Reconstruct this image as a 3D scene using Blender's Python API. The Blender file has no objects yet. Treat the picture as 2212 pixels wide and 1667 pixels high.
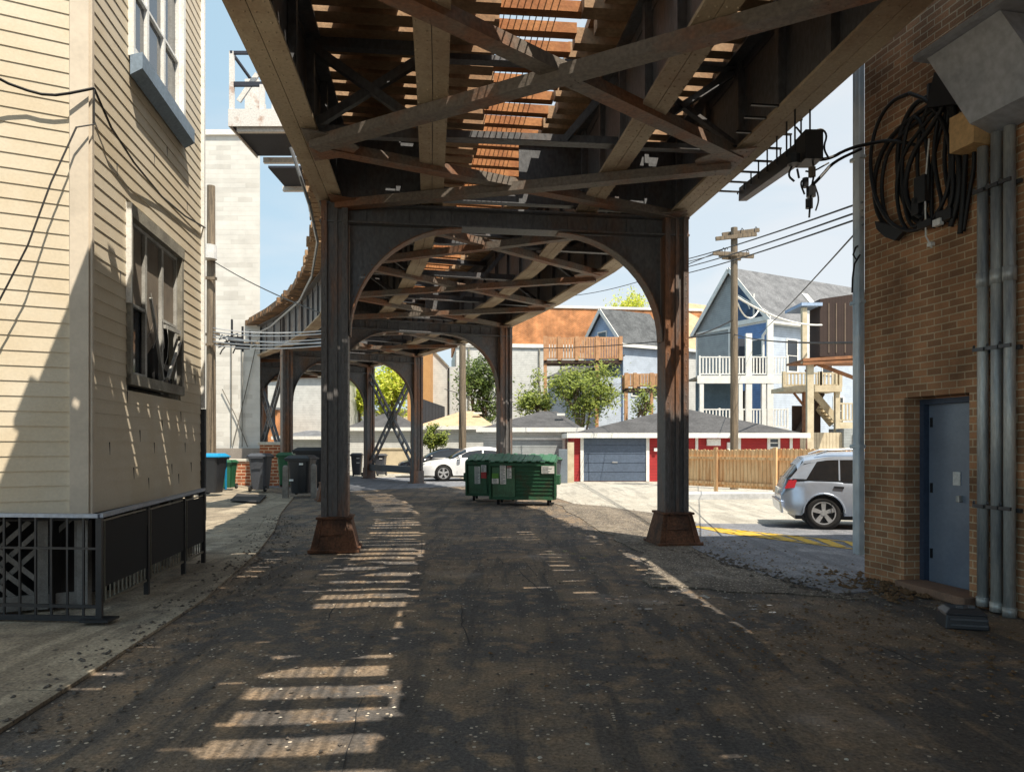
import bpy, math, random
from mathutils import Vector, Matrix, noise
R = math.radians
rnd = random.Random(7)
S = bpy.context.scene
C = S.collection

# ---------------------------------------------------------------- camera
CAMH, FPX, CX, HY = 1.65, 1600.0, 1106.0, 960.0
cam = bpy.data.objects.new("camera", bpy.data.cameras.new("camera"))
C.objects.link(cam)
cam.location = (0, 0, CAMH)
cam.rotation_euler = (R(90), 0, 0)
cam.data.sensor_width = 36
cam.data.lens = FPX / 2212 * 36
cam.data.shift_y = (HY - 833.5) / 2212
cam.data.clip_start = .05
cam.data.clip_end = 2000
S.camera = cam
# ---------------------------------------------------------------- light
LD = Vector((-.345, .45, -1.0))
sun_el = math.asin(1.0 / LD.length)
world = bpy.data.worlds.new("World")
S.world = world
world.use_nodes = True
wn, wl = world.node_tree.nodes, world.node_tree.links
sky = wn.new('ShaderNodeTexSky')
sky.sky_type = 'NISHITA'
sky.sun_disc = False
sky.sun_elevation = sun_el
sky.sun_rotation = math.atan2(.345, -.45)
sky.air_density = 1.0
sky.dust_density = 2.2
sky.ozone_density = 1.0
bg = wn['Background']
# thin milky haze over the blue, thickest towards the sun side and the horizon
wtc = wn.new('ShaderNodeTexCoord'); wdt = wn.new('ShaderNodeVectorMath'); wdt.operation = 'DOT_PRODUCT'
wdt.inputs[1].default_value = (.93, .1, -.36)
wl.new(wtc.outputs['Generated'], wdt.inputs[0])
wmr = wn.new('ShaderNodeMapRange'); wmr.inputs[1].default_value = -.62; wmr.inputs[2].default_value = .42
wha = wn.new('ShaderNodeMixRGB'); wha.inputs[1].default_value = (2.4, 3.75, 4.6, 1); wha.inputs[2].default_value = (4.6, 4.8, 4.85, 1)
wl.new(wdt.outputs['Value'], wmr.inputs[0]); wns = wn.new('ShaderNodeTexNoise'); wns.inputs['Scale'].default_value = 3.2; wns.inputs['Detail'].default_value = 7; wns.inputs['Distortion'].default_value = .6
wmp = wn.new('ShaderNodeMapping'); wmp.inputs['Scale'].default_value = (1, 1, 3.2); wl.new(wtc.outputs['Generated'], wmp.inputs[0]); wl.new(wmp.outputs[0], wns.inputs[0])
wcl = wn.new('ShaderNodeMapRange'); wcl.inputs[1].default_value = .42; wcl.inputs[2].default_value = .78; wcl.inputs[3].default_value = -.06; wcl.inputs[4].default_value = .5
wl.new(wns.outputs[0], wcl.inputs[0]); wad = wn.new('ShaderNodeMath'); wad.use_clamp = True; wl.new(wmr.outputs[0], wad.inputs[0]); wl.new(wcl.outputs[0], wad.inputs[1])
wl.new(wad.outputs[0], wha.inputs[0])
wmx = wn.new('ShaderNodeMixRGB'); wmx.inputs[0].default_value = .8
wl.new(sky.outputs[0], wmx.inputs[1]); wl.new(wha.outputs[0], wmx.inputs[2]); wl.new(wmx.outputs[0], bg.inputs[0])
bg.inputs[1].default_value = .13
sun = bpy.data.objects.new("sun", bpy.data.lights.new("sun", 'SUN'))
C.objects.link(sun)
sun.data.energy = 4.8
sun.data.angle = R(.32)
sun.data.color = (1.0, .90, .75)
sun.rotation_euler = LD.to_track_quat('-Z', 'Y').to_euler()
sun.location = (0, 0, 30)
S.view_settings.view_transform = 'Standard'
S.view_settings.look = 'None'
S.view_settings.gamma = 1
S.view_settings.exposure = .6
S.cycles.max_bounces = 8
S.cycles.diffuse_bounces = 5

# ---------------------------------------------------------------- helpers
def W(x, y, Y):
    """the point that stands Y metres away and shows at x, y of the reference"""
    return Vector(((x - CX) / FPX * Y, Y, CAMH + (HY - y) / FPX * Y))
def G(x, y):
    Y = CAMH * FPX / (y - HY)
    return Vector(((x - CX) / FPX * Y, Y, 0))
def srgb(r, g, b):
    f = lambda v: (v / 255 / 12.92) if v / 255 <= .04045 else ((v / 255 + .055) / 1.055) ** 2.4
    return (f(r), f(g), f(b))

MATS = {}
def mat(name, col, rough=.8, col2=None, amt=.5, scale=2.0, bump=.15, bscale=None, metal=0.0,
        fine=.15, stretch=(1, 1, 1), spec=.5, emit=None, thr=(.42, .62)):
    if name in MATS: return MATS[name]
    m = bpy.data.materials.new(name); m.use_nodes = True
    n, l = m.node_tree.nodes, m.node_tree.links
    b = n['Principled BSDF']
    b.inputs['Roughness'].default_value = rough
    b.inputs['Metallic'].default_value = metal
    b.inputs['Specular IOR Level'].default_value = spec
    tc = n.new('ShaderNodeTexCoord'); mp = n.new('ShaderNodeMapping')
    mp.inputs['Scale'].default_value = stretch
    l.new(tc.outputs['Object'], mp.inputs[0])
    n1 = n.new('ShaderNodeTexNoise'); n1.inputs['Scale'].default_value = scale; n1.inputs['Detail'].default_value = 6
    n1.inputs['Roughness'].default_value = .62
    l.new(mp.outputs[0], n1.inputs[0])
    rp = n.new('ShaderNodeValToRGB')
    rp.color_ramp.elements[0].position, rp.color_ramp.elements[1].position = thr
    l.new(n1.outputs[0], rp.inputs[0])
    mx = n.new('ShaderNodeMixRGB'); mx.inputs[1].default_value = (*col, 1)
    mx.inputs[2].default_value = (*(col2 or [c * .7 for c in col]), 1)
    ma = n.new('ShaderNodeMath'); ma.operation = 'MULTIPLY'; ma.inputs[1].default_value = amt
    l.new(rp.outputs[0], ma.inputs[0]); l.new(ma.outputs[0], mx.inputs[0])
    n2 = n.new('ShaderNodeTexNoise'); n2.inputs['Scale'].default_value = bscale or scale * 14; n2.inputs['Detail'].default_value = 4
    l.new(mp.outputs[0], n2.inputs[0])
    hs = n.new('ShaderNodeMixRGB'); hs.blend_type = 'MULTIPLY'; hs.inputs[0].default_value = 1
    mr = n.new('ShaderNodeMapRange'); mr.inputs[1].default_value = .3; mr.inputs[2].default_value = .7
    mr.inputs[3].default_value = 1 - fine; mr.inputs[4].default_value = 1 + fine
    l.new(n2.outputs[0], mr.inputs[0])
    l.new(mx.outputs[0], hs.inputs[1]); l.new(mr.outputs[0], hs.inputs[2])
    l.new(hs.outputs[0], b.inputs['Base Color'])
    if bump:
        bp = n.new('ShaderNodeBump'); bp.inputs['Strength'].default_value = bump; bp.inputs['Distance'].default_value = .02
        l.new(n2.outputs[0], bp.inputs['Height']); l.new(bp.outputs[0], b.inputs['Normal'])
    m['last'] = hs.name
    MATS[name] = m
    return m

def lined(m, axis, period, width, dark=.45, extra=None):
    """courses / boards: thin dark joints every `period` metres along an object axis"""
    n, l = m.node_tree.nodes, m.node_tree.links
    b = n['Principled BSDF']; hs = n[m['last']]
    tc = n.new('ShaderNodeTexCoord'); sx = n.new('ShaderNodeSeparateXYZ'); l.new(tc.outputs['Object'], sx.inputs[0])
    if axis == 'U':
        ad = n.new('ShaderNodeMath'); ad.operation = 'ADD'; l.new(sx.outputs[0], ad.inputs[0]); l.new(sx.outputs[1], ad.inputs[1]); src = ad.outputs[0]
    else: src = sx.outputs['XYZ'.index(axis)]
    dv = n.new('ShaderNodeMath'); dv.operation = 'DIVIDE'; dv.inputs[1].default_value = period; l.new(src, dv.inputs[0])
    fr = n.new('ShaderNodeMath'); fr.operation = 'FRACT'; l.new(dv.outputs[0], fr.inputs[0])
    lt = n.new('ShaderNodeMath'); lt.operation = 'LESS_THAN'; lt.inputs[1].default_value = width / period; l.new(fr.outputs[0], lt.inputs[0])
    mx = n.new('ShaderNodeMixRGB'); mx.blend_type = 'MULTIPLY'; mx.inputs[2].default_value = (dark, dark, dark, 1)
    l.new(lt.outputs[0], mx.inputs[0]); l.new(hs.outputs[0], mx.inputs[1]); l.new(mx.outputs[0], b.inputs['Base Color'])
    m['last'] = mx.name
    return m

def brick(name, c1, c2, mortar, bw=.215, bh=.075, ms=.011, stain=None):
    m = bpy.data.materials.new(name); m.use_nodes = True; MATS[name] = m
    n, l = m.node_tree.nodes, m.node_tree.links; b = n['Principled BSDF']; b.inputs['Roughness'].default_value = .88
    tc = n.new('ShaderNodeTexCoord'); sx = n.new('ShaderNodeSeparateXYZ'); l.new(tc.outputs['Object'], sx.inputs[0])
    ad = n.new('ShaderNodeMath'); ad.operation = 'ADD'; l.new(sx.outputs[0], ad.inputs[0]); l.new(sx.outputs[1], ad.inputs[1])
    cb = n.new('ShaderNodeCombineXYZ'); l.new(ad.outputs[0], cb.inputs[0]); l.new(sx.outputs[2], cb.inputs[1])
    # slight wobble so courses are not ruler-straight
    nw = n.new('ShaderNodeTexNoise'); nw.inputs['Scale'].default_value = 2.2; l.new(tc.outputs['Object'], nw.inputs[0])
    vm = n.new('ShaderNodeVectorMath'); vm.operation = 'SCALE'; vm.inputs['Scale'].default_value = .018; l.new(nw.outputs['Color'], vm.inputs[0])
    va = n.new('ShaderNodeVectorMath'); l.new(cb.outputs[0], va.inputs[0]); l.new(vm.outputs[0], va.inputs[1])
    bt = n.new('ShaderNodeTexBrick'); l.new(va.outputs[0], bt.inputs[0])
    bt.inputs['Color1'].default_value = (*c1, 1); bt.inputs['Color2'].default_value = (*c2, 1); bt.inputs['Mortar'].default_value = (*mortar, 1)
    bt.inputs['Scale'].default_value = 1; bt.inputs['Mortar Size'].default_value = ms; bt.inputs['Mortar Smooth'].default_value = .3
    bt.inputs['Brick Width'].default_value = bw; bt.inputs['Row Height'].default_value = bh; bt.inputs['Bias'].default_value = 0
    n1 = n.new('ShaderNodeTexNoise'); n1.inputs['Scale'].default_value = 1.3; n1.inputs['Detail'].default_value = 8; l.new(tc.outputs['Object'], n1.inputs[0])
    mr = n.new('ShaderNodeMapRange'); mr.inputs[1].default_value = .3; mr.inputs[2].default_value = .7; mr.inputs[3].default_value = .5; mr.inputs[4].default_value = 1.35
    l.new(n1.outputs[0], mr.inputs[0])
    mx = n.new('ShaderNodeMixRGB'); mx.blend_type = 'MULTIPLY'; mx.inputs[0].default_value = 1
    l.new(bt.outputs[0], mx.inputs[1]); l.new(mr.outputs[0], mx.inputs[2])
    n3 = n.new('ShaderNodeTexNoise'); n3.inputs['Scale'].default_value = 55; l.new(tc.outputs['Object'], n3.inputs[0])
    m3 = n.new('ShaderNodeMapRange'); m3.inputs[3].default_value = .7; m3.inputs[4].default_value = 1.3; l.new(n3.outputs[0], m3.inputs[0])
    m2 = n.new('ShaderNodeMixRGB'); m2.blend_type = 'MULTIPLY'; m2.inputs[0].default_value = .7
    l.new(mx.outputs[0], m2.inputs[1]); l.new(m3.outputs[0], m2.inputs[2]); l.new(m2.outputs[0], b.inputs['Base Color'])
    sb = n.new('ShaderNodeMath'); sb.operation = 'SUBTRACT'; l.new(n3.outputs[0], sb.inputs[0]); l.new(bt.outputs['Fac'], sb.inputs[1])
    bp = n.new('ShaderNodeBump'); bp.inputs['Strength'].default_value = .6; bp.inputs['Distance'].default_value = .012
    l.new(sb.outputs[0], bp.inputs['Height']); l.new(bp.outputs[0], b.inputs['Normal'])
    return m

# mesh builder ----------------------------------------------------
class MB:
    def __init__(s): s.v = []; s.f = []
    def add(s, vs, fs):
        o = len(s.v); s.v += [Vector(v) for v in vs]; s.f += [[i + o for i in f] for f in fs]; return s
    def box(s, c, sz, rz=0):
        c = Vector(c); hx, hy, hz = sz[0] / 2, sz[1] / 2, sz[2] / 2; M = Matrix.Rotation(rz, 3, 'Z')
        vs = [c + M @ Vector((x * hx, y * hy, z * hz)) for z in (-1, 1) for x, y in ((-1, -1), (1, -1), (1, 1), (-1, 1))]
        return s.add(vs, [(3, 2, 1, 0), (4, 5, 6, 7), (0, 1, 5, 4), (1, 2, 6, 5), (2, 3, 7, 6), (3, 0, 4, 7)])
    def span(s, x0, x1, y0, y1, z0, z1):
        return s.box(((x0 + x1) / 2, (y0 + y1) / 2, (z0 + z1) / 2), (abs(x1 - x0), abs(y1 - y0), abs(z1 - z0)))
    def beam(s, a, b, w, h, up=(0, 0, 1), ou=0, ow=0):
        """bar from a to b, w across, h along up; ou/ow shift it along up / across"""
        a, b = Vector(a), Vector(b); d = (b - a).normalized(); up = Vector(up)
        if abs(d.dot(up)) > .99: up = Vector((0, 1, 0))
        r = d.cross(up).normalized(); u = r.cross(d).normalized()
        vs = [p + r * (i * w / 2 + ow) + u * (j * h / 2 + ou) for p in (a, b) for i, j in ((-1, -1), (1, -1), (1, 1), (-1, 1))]
        return s.add(vs, [(3, 2, 1, 0), (4, 5, 6, 7), (0, 1, 5, 4), (1, 2, 6, 5), (2, 3, 7, 6), (3, 0, 4, 7)])
    def angle(s, a, b, w=.12, t=.015, up=(0, 0, 1)):
        s.beam(a, b, w, t, up); return s.beam(a, b, t, w * .9, up, ou=w * .45 + t / 2, ow=-w / 2 + t / 2)
    def tube(s, pts, r, n=6, cap=True):
        pts = [Vector(p) for p in pts]; rs = r if isinstance(r, (list, tuple)) else [r] * len(pts); rings = []
        pr = None
        for i, p in enumerate(pts):
            d = (pts[min(i + 1, len(pts) - 1)] - pts[max(i - 1, 0)]).normalized()
            if pr is None:
                up = Vector((0, 0, 1)) if abs(d.z) < .9 else Vector((1, 0, 0)); pr = d.cross(up).normalized()
            else:
                pr = (pr - d * pr.dot(d)).normalized()
            q = d.cross(pr)
            rings.append([p + (pr * math.cos(2 * math.pi * k / n) + q * math.sin(2 * math.pi * k / n)) * rs[i] for k in range(n)])
        fs = [(i * n + k, i * n + (k + 1) % n, (i + 1) * n + (k + 1) % n, (i + 1) * n + k) for i in range(len(pts) - 1) for k in range(n)]
        if cap: fs += [tuple(range(n))[::-1], tuple(range((len(pts) - 1) * n, len(pts) * n))]
        return s.add([v for g in rings for v in g], fs)
    def prism(s, poly, vec):
        """polygon (3-D points in order) extruded along vec"""
        vec = Vector(vec); n = len(poly); p = [Vector(q) for q in poly]
        nn = sum(((p[i]).cross(p[(i + 1) % n]) for i in range(n)), Vector())
        if nn.dot(vec) > 0: p = p[::-1]
        return s.add(p + [q + vec for q in p], [tuple(range(n)), tuple(range(n, 2 * n))[::-1]] + [(i, i + n, (i + 1) % n + n, (i + 1) % n) for i in range(n)])
    def frustum(s, c, b, t, h, rz=0):
        M = Matrix.Rotation(rz, 3, 'Z'); c = Vector(c)
        vs = [c + M @ Vector((x * w[0] / 2, y * w[1] / 2, z)) for w, z in ((b, 0), (t, h)) for x, y in ((-1, -1), (1, -1), (1, 1), (-1, 1))]
        return s.add(vs, [(3, 2, 1, 0), (4, 5, 6, 7), (0, 1, 5, 4), (1, 2, 6, 5), (2, 3, 7, 6), (3, 0, 4, 7)])
    def dot(s, c, r, d=(0, -1, 0)):
        d = Vector(d).normalized(); u = d.cross(Vector((0, 0, 1))).normalized(); w = d.cross(u); c = Vector(c)
        ring = [c + (u * math.cos(a) + w * math.sin(a)) * r for a in [k * math.pi / 3 for k in range(6)]]
        return s.add(ring + [c + d * r * .7], [(k, (k + 1) % 6, 6) for k in range(6)])
    def build(s, name, m, parent=None, bevel=0, smooth=False):
        me = bpy.data.meshes.new(name); vs = s.v
        if parent is not None:
            mw = MW.get(parent.name)
            if mw is not None:
                inv = mw.inverted(); vs = [inv @ v for v in vs]
        me.from_pydata([tuple(v) for v in vs], [], s.f); me.update()
        o = bpy.data.objects.new(name, me); C.objects.link(o)
        if isinstance(m, (list, tuple)):
            for q in m: me.materials.append(q)
        else: me.materials.append(m)
        if parent is not None:
            o.parent = parent
            if parent.name in MW: MW[o.name] = MW[parent.name]
        if smooth:
            for p in me.polygons: p.use_smooth = True
        if bevel:
            bv = o.modifiers.new('bevel', 'BEVEL'); bv.width = bevel; bv.segments = 2; bv.limit_method = 'ANGLE'
        return o
MW = {}
def tag(o, label=None, cat=None, group=None, kind=None):
    if label: o['label'] = label
    if cat: o['category'] = cat
    if group: o['group'] = group
    if kind: o['kind'] = kind
    return o
def thing(name, label, cat, loc=(0, 0, 0), rz=0, group=None):
    o = bpy.data.objects.new(name, None); C.objects.link(o); o.empty_display_size = .2
    o.location = loc; o.rotation_euler = (0, 0, rz)
    MW[o.name] = Matrix.Translation(Vector(loc)) @ Matrix.Rotation(rz, 4, 'Z')
    return tag(o, label, cat, group)
def move(o, loc, rz=0):
    o.location = loc; o.rotation_euler = (0, 0, rz)
def copy_tree(o, loc=None, rz=None, label=None, parent=None):
    c = o.copy(); C.objects.link(c)
    if parent is not None: c.parent = parent
    if loc is not None: c.location = loc
    if rz is not None: c.rotation_euler = (0, 0, rz)
    if label: c['label'] = label
    for ch in list(o.children): copy_tree(ch, parent=c)
    return c
def sag(a, b, n=10, s=.3):
    a, b = Vector(a), Vector(b)
    return [a.lerp(b, t / n) - Vector((0, 0, s * 4 * (t / n) * (1 - t / n))) for t in range(n + 1)]
# ---------------------------------------------------------------- materials
m_steel = mat('steel_dark', srgb(98, 100, 104), .48, srgb(112, 84, 62), .7, 1.3, .25, 22, fine=.25, stretch=(1, 1, .5), thr=(.5, .7))
m_flange = mat('dusty_bouncelit_steel', srgb(180, 164, 140), .7, srgb(144, 120, 96), .8, .8, .08, 30, fine=.12)  # dusty brown, made paler to stand for light bounced up from the ground
m_brace = mat('steel_brace', srgb(116, 108, 100), .6, srgb(134, 90, 62), .9, .9, .2, 25, fine=.25, thr=(.45, .6))
m_rustcol = mat('steel_column', srgb(94, 92, 92), .5, srgb(132, 88, 56), .85, 1.1, .3, 24, fine=.3, stretch=(1.6, 1.6, .35), thr=(.46, .6))
m_rust = mat('rust_pedestal', srgb(112, 76, 54), .8, srgb(66, 48, 38), .9, 3, .5, 30, fine=.35)
m_tie2 = mat('orange_timber', srgb(182, 124, 76), .85, srgb(150, 92, 54), .8, 2.5, .3, 20, fine=.2)
m_tie = mat('old_timber', srgb(142, 110, 80), .85, srgb(72, 60, 50), .8, 2.5, .3, 20, fine=.3)
m_tie3 = mat('sunlit_timber', srgb(182, 152, 120), .85, srgb(146, 112, 82), .8, 2.5, .3, 20, fine=.25)  # tie timber paled so the near ties look sunlit
m_slat = mat('grating_steel', srgb(84, 74, 66), .8, bump=0)
m_rail = mat('rail_steel', srgb(90, 72, 60), .5, metal=.5, bump=0)
m_white = mat('white_paint', srgb(232, 232, 228), .6, srgb(210, 208, 200), .5, 3, .05)
m_whsteel = mat('white_steel', srgb(226, 224, 220), .6, srgb(168, 112, 76), .7, 2.2, .1, thr=(.55, .66))
m_black = mat('black_iron', srgb(34, 35, 38), .45, bump=.05, fine=.2)
m_cable = mat('black_cable', srgb(20, 20, 22), .55, bump=0)
m_glass = mat('window_glass', srgb(46, 52, 60), .06, srgb(30, 33, 38), .6, 1.2, 0, spec=.9)
m_glasslit = mat('car_glass', srgb(26, 29, 33), .05, bump=0, spec=.9)
m_rubber = mat('tyre_rubber', srgb(30, 30, 31), .85, bump=.1)
m_rim = mat('wheel_rim', srgb(200, 202, 205), .3, metal=.6, bump=0)
m_wood = mat('weathered_pole', srgb(132, 118, 100), .9, srgb(88, 80, 70), .8, 3, .6, 30, stretch=(6, 6, .35), fine=.3)

# ---------------------------------------------------------------- ground
def ground_mat(name, c1, c2, c3, rough=.9, gritc=None, grit=.0, bump=.5, cs=1.0):
    m = bpy.data.materials.new(name); m.use_nodes = True; MATS[name] = m
    n, l = m.node_tree.nodes, m.node_tree.links; b = n['Principled BSDF']; b.inputs['Roughness'].default_value = rough
    tc = n.new('ShaderNodeTexCoord')
    def nz(sc, det=6, st=None, rg=.6):
        x = n.new('ShaderNodeTexNoise'); x.inputs['Scale'].default_value = sc; x.inputs['Detail'].default_value = det; x.inputs['Roughness'].default_value = rg
        if st:
            mp = n.new('ShaderNodeMapping'); mp.inputs['Scale'].default_value = st; l.new(tc.outputs['Object'], mp.inputs[0]); l.new(mp.outputs[0], x.inputs[0])
        else: l.new(tc.outputs['Object'], x.inputs[0])
        return x
    def ramp(src, a, bb):
        r = n.new('ShaderNodeMapRange'); r.inputs[1].default_value = a; r.inputs[2].default_value = bb; l.new(src, r.inputs[0]); return r.outputs[0]
    def mix(f, a, c, bt='MIX'):
        x = n.new('ShaderNodeMixRGB'); x.blend_type = bt
        if isinstance(f, float): x.inputs[0].default_value = f
        else: l.new(f, x.inputs[0])
        for i, q in ((1, a), (2, c)):
            if isinstance(q, tuple): x.inputs[i].default_value = (*q, 1)
            else: l.new(q, x.inputs[i])
        return x.outputs[0]
    big = nz(.55 * cs, 8); mid = nz(3.1 * cs, 8); fine = nz(42, 6); tr = nz(1.1, 7, (3.2, .35, 1))
    col = mix(ramp(big.outputs[0], .46, .54), c1, c2)
    col = mix(ramp(mid.outputs[0], .5, .66), col, c3)
    t2 = n.new('ShaderNodeMath'); t2.operation = 'MULTIPLY'; t2.inputs[1].default_value = .85; l.new(ramp(tr.outputs[0], .5, .6), t2.inputs[0])
    col = mix(t2.outputs[0], col, tuple(q * .72 for q in c1))
    mm = n.new('ShaderNodeMapRange'); mm.inputs[1].default_value = .3; mm.inputs[2].default_value = .7; mm.inputs[3].default_value = .5; mm.inputs[4].default_value = 1.5; l.new(fine.outputs[0], mm.inputs[0])
    col = mix(1.0, col, mm.outputs[0], 'MULTIPLY')
    h = fine.outputs[0]
    if grit:
        vo = n.new('ShaderNodeTexVoronoi'); vo.inputs['Scale'].default_value = 34; l.new(tc.outputs['Object'], vo.inputs[0])
        sp = n.new('ShaderNodeSeparateXYZ'); l.new(vo.outputs['Color'], sp.inputs[0])
        g1 = n.new('ShaderNodeMath'); g1.operation = 'GREATER_THAN'; g1.inputs[1].default_value = 1 - grit; l.new(sp.outputs[0], g1.inputs[0])
        g2 = n.new('ShaderNodeMath'); g2.operation = 'LESS_THAN'; g2.inputs[1].default_value = .38; l.new(vo.outputs['Distance'], g2.inputs[0])
        g3 = n.new('ShaderNodeMath'); g3.operation = 'MULTIPLY'; l.new(g1.outputs[0], g3.inputs[0]); l.new(g2.outputs[0], g3.inputs[1])
        col = mix(g3.outputs[0], col, gritc)
    l.new(col, b.inputs['Base Color'])
    # damp patches
    rr = n.new('ShaderNodeMapRange'); rr.inputs[1].default_value = .56; rr.inputs[2].default_value = .66; rr.inputs[3].default_value = rough; rr.inputs[4].default_value = rough * .55
    l.new(big.outputs[0], rr.inputs[0]); l.new(rr.outputs[0], b.inputs['Roughness'])
    ad = n.new('ShaderNodeMath'); l.new(h, ad.inputs[0]); l.new(mid.outputs[0], ad.inputs[1])
    bp = n.new('ShaderNodeBump'); bp.inputs['Strength'].default_value = bump; bp.inputs['Distance'].default_value = .04
    l.new(ad.outputs[0], bp.inputs['Height']); l.new(bp.outputs[0], b.inputs['Normal'])
    return m
g_alley = ground_mat('alley_asphalt', srgb(86, 82, 79), srgb(120, 105, 88), srgb(142, 120, 96), gritc=srgb(190, 178, 160), grit=.05, cs=1.3)
g_conc = ground_mat('sidewalk_concrete', srgb(140, 128, 110), srgb(164, 152, 132), srgb(112, 102, 90), gritc=srgb(90, 84, 78), grit=.03, bump=.15)
g_lot = ground_mat('lot_concrete', srgb(168, 164, 154), srgb(178, 174, 164), srgb(156, 151, 140), gritc=srgb(120, 112, 100), grit=.04, bump=.2)
g_street = ground_mat('street_asphalt', srgb(112, 116, 124), srgb(124, 126, 132), srgb(100, 103, 110), gritc=srgb(150, 150, 150), grit=.05, bump=.2)
g_gravel = ground_mat('gravel_dirt', srgb(112, 104, 94), srgb(134, 124, 110), srgb(82, 74, 66), gritc=srgb(190, 180, 165), grit=.28, bump=.9, cs=2.5)
g_far = ground_mat('far_ground', srgb(150, 146, 136), srgb(128, 128, 116), srgb(110, 106, 98), bump=.2)

def sheet(name, pts, z, m):
    mb = MB(); mb.add([(p[0], p[1], z) for p in pts], [tuple(range(len(pts)))]); n_ = len(pts)
    a = sum(pts[i][0] * pts[(i + 1) % len(pts)][1] - pts[(i + 1) % len(pts)][0] * pts[i][1] for i in range(len(pts)))
    if a < 0: mb.f[0] = mb.f[0][::-1]
    if z > 0: mb.v += [Vector((p[0], p[1], -.03)) for p in pts]; mb.f += [[i, (i + 1) % n_, n_ + (i + 1) % n_, n_ + i] for i in range(n_)]
    return tag(mb.build(name, m), kind='structure')
def interp(tbl, y):
    for (y0, x0), (y1, x1) in zip(tbl, tbl[1:]):
        if y <= y1: return x0 + (x1 - x0) * (y - y0) / (y1 - y0)
    return tbl[-1][1]
KERB = [(-8, -2.2), (0, -2.6), (4.9, -2.98), (7.8, -3.25), (11.2, -3.85), (14, -4.5), (17.6, -5.5), (22.9, -6.75), (27, -9.2), (30.5, -11.6)]
sheet('ground', [(-400, -60), (400, -60), (400, 700), (-400, 700)], -.012, g_far)
# alley: a gently uneven grid
def alley_h(x, y, e=1):
    h = .028 * noise.noise(Vector((x * .8, y * .5, 0))) + .012 * noise.noise(Vector((x * 3, y * 1.5, 4)))
    h *= max(.1, min(1, (3.2 - x) / 1.6, (13.5 - y) / 3)) if y > 7.5 else max(.1, min(1, (4.6 - x) / 1.5))
    return -.002 + max(-.006, h * e)
mb = MB(); NX, NY = 70, 110
xs = [-4 + 16 * i / NX for i in range(NX + 1)]
for j in range(NY + 1):
    y = -8 + 48 * j / NY; k = interp(KERB, min(y, 30.4)) - (max(0, y - 30.4)) * .9
    for i in range(NX + 1):
        x = k + (12.5 + y * .15) * (i / NX) ** 1.0
        e = 0 if i == 0 else 1
        mb.v.append(Vector((x, y, alley_h(x, y, e))))
for j in range(NY):
    for i in range(NX):
        a = j * (NX + 1) + i; mb.f.append((a, a + 1, a + NX + 2, a + NX + 1))
tag(mb.build('alley_ground', g_alley, smooth=True), kind='structure')
# sidewalk slab with a real edge (left of the alley)
mb = MB(); top = .022
ys = [-8, -4, 0, 2.5, 4.9, 7.8, 9.5, 11.2, 14, 17.6, 20, 22.9, 27, 31]
for y0, y1 in zip(ys, ys[1:]):
    k0, k1 = interp(KERB, y0), interp(KERB, y1)
    g = .006
    mb.prism([(-40, y0 + g, 0), (k0 - .32, y0 + g, 0), (k1 - .32, y1 - g, 0), (-40, y1 - g, 0)], (0, 0, top - .004))
    mb.prism([(k0 - .31, y0 + g, 0), (k0, y0 + g, 0), (k1, y1 - g, 0), (k1 - .31, y1 - g, 0)], (0, 0, top + .004))
tag(mb.build('sidewalk', g_conc), kind='structure')
# sunlit concrete lot and street on the right
sheet('concrete_lot', [(-2.6, 37), (-1.2, 30), (1.2, 24), (2.0, 19), (3.3, 15.2), (5.5, 14.4), (30, 12.4), (44, 14), (44, 40), (-2.6, 46), (-14, 46), (-12, 38)], .007, g_lot)
sheet('far_alley', [(-6.2, 26), (-1.3, 30), (-2.7, 37), (-12, 38), (-16, 34), (-12, 31)], .005, g_street)
sheet('street', [tuple(G(1494, 1182)[:2]), tuple(G(1560, 1215)[:2]), tuple(G(1700, 1255)[:2]), tuple(G(1800, 1283)[:2]), (5.2, 8.6), (40, -2), (40, 14.2), (5.4, 15.3), (3.7, 15.5)], .010, g_street)
def blob(pts, amp=.12, n=5, seed=0):
    out = []
    for i, p in enumerate(pts):
        q = pts[(i + 1) % len(pts)]
        for t in range(n):
            x = p[0] + (q[0] - p[0]) * t / n; y = p[1] + (q[1] - p[1]) * t / n
            d = noise.noise(Vector((x * 1.7, y * 1.7, seed))) * amp; out.append((x + d, y + d * .8))
    return out
sheet('gravel_strip', blob([tuple(G(1190, 1085)[:2]), tuple(G(1290, 1092)[:2]), tuple(G(1480, 1120)[:2]), (3.75, 15.4), tuple(G(1500, 1186)[:2]), tuple(G(1565, 1219)[:2]), tuple(G(1700, 1259)[:2]), tuple(G(1860, 1298)[:2]), tuple(G(1700, 1282)[:2]), tuple(G(1400, 1270)[:2]), tuple(G(1390, 1195)[:2]), tuple(G(1300, 1150)[:2])], .25), .013, g_gravel)
m_yel = mat('road_paint_yellow', srgb(206, 168, 44), .8, srgb(150, 140, 100), .6, 6, .1, thr=(.5, .6))
mb = MB()
A0, A1, B0, B1_ = G(1500, 1137), G(1850, 1173), G(1560, 1152), G(1850, 1188)
def strip(p, q, w):
    d = (q - p).normalized(); r = Vector((-d.y, d.x, 0)) * w / 2; z = Vector((0, 0, .017))
    mb.add([p - r + z, q - r + z, q + r + z, p + r + z], [(0, 1, 2, 3)])
strip(A0, A1, .07); strip(B0, B1_, .07)
for k in range(8):
    t = k / 6.2; p = A0.lerp(A1, t); q = B0.lerp(B1_, t) ; q = q + (A1 - A0).normalized() * .25
    strip(p, p.lerp(q, .93), .20)
tag(mb.build('road_marking', m_yel), kind='structure')
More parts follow.
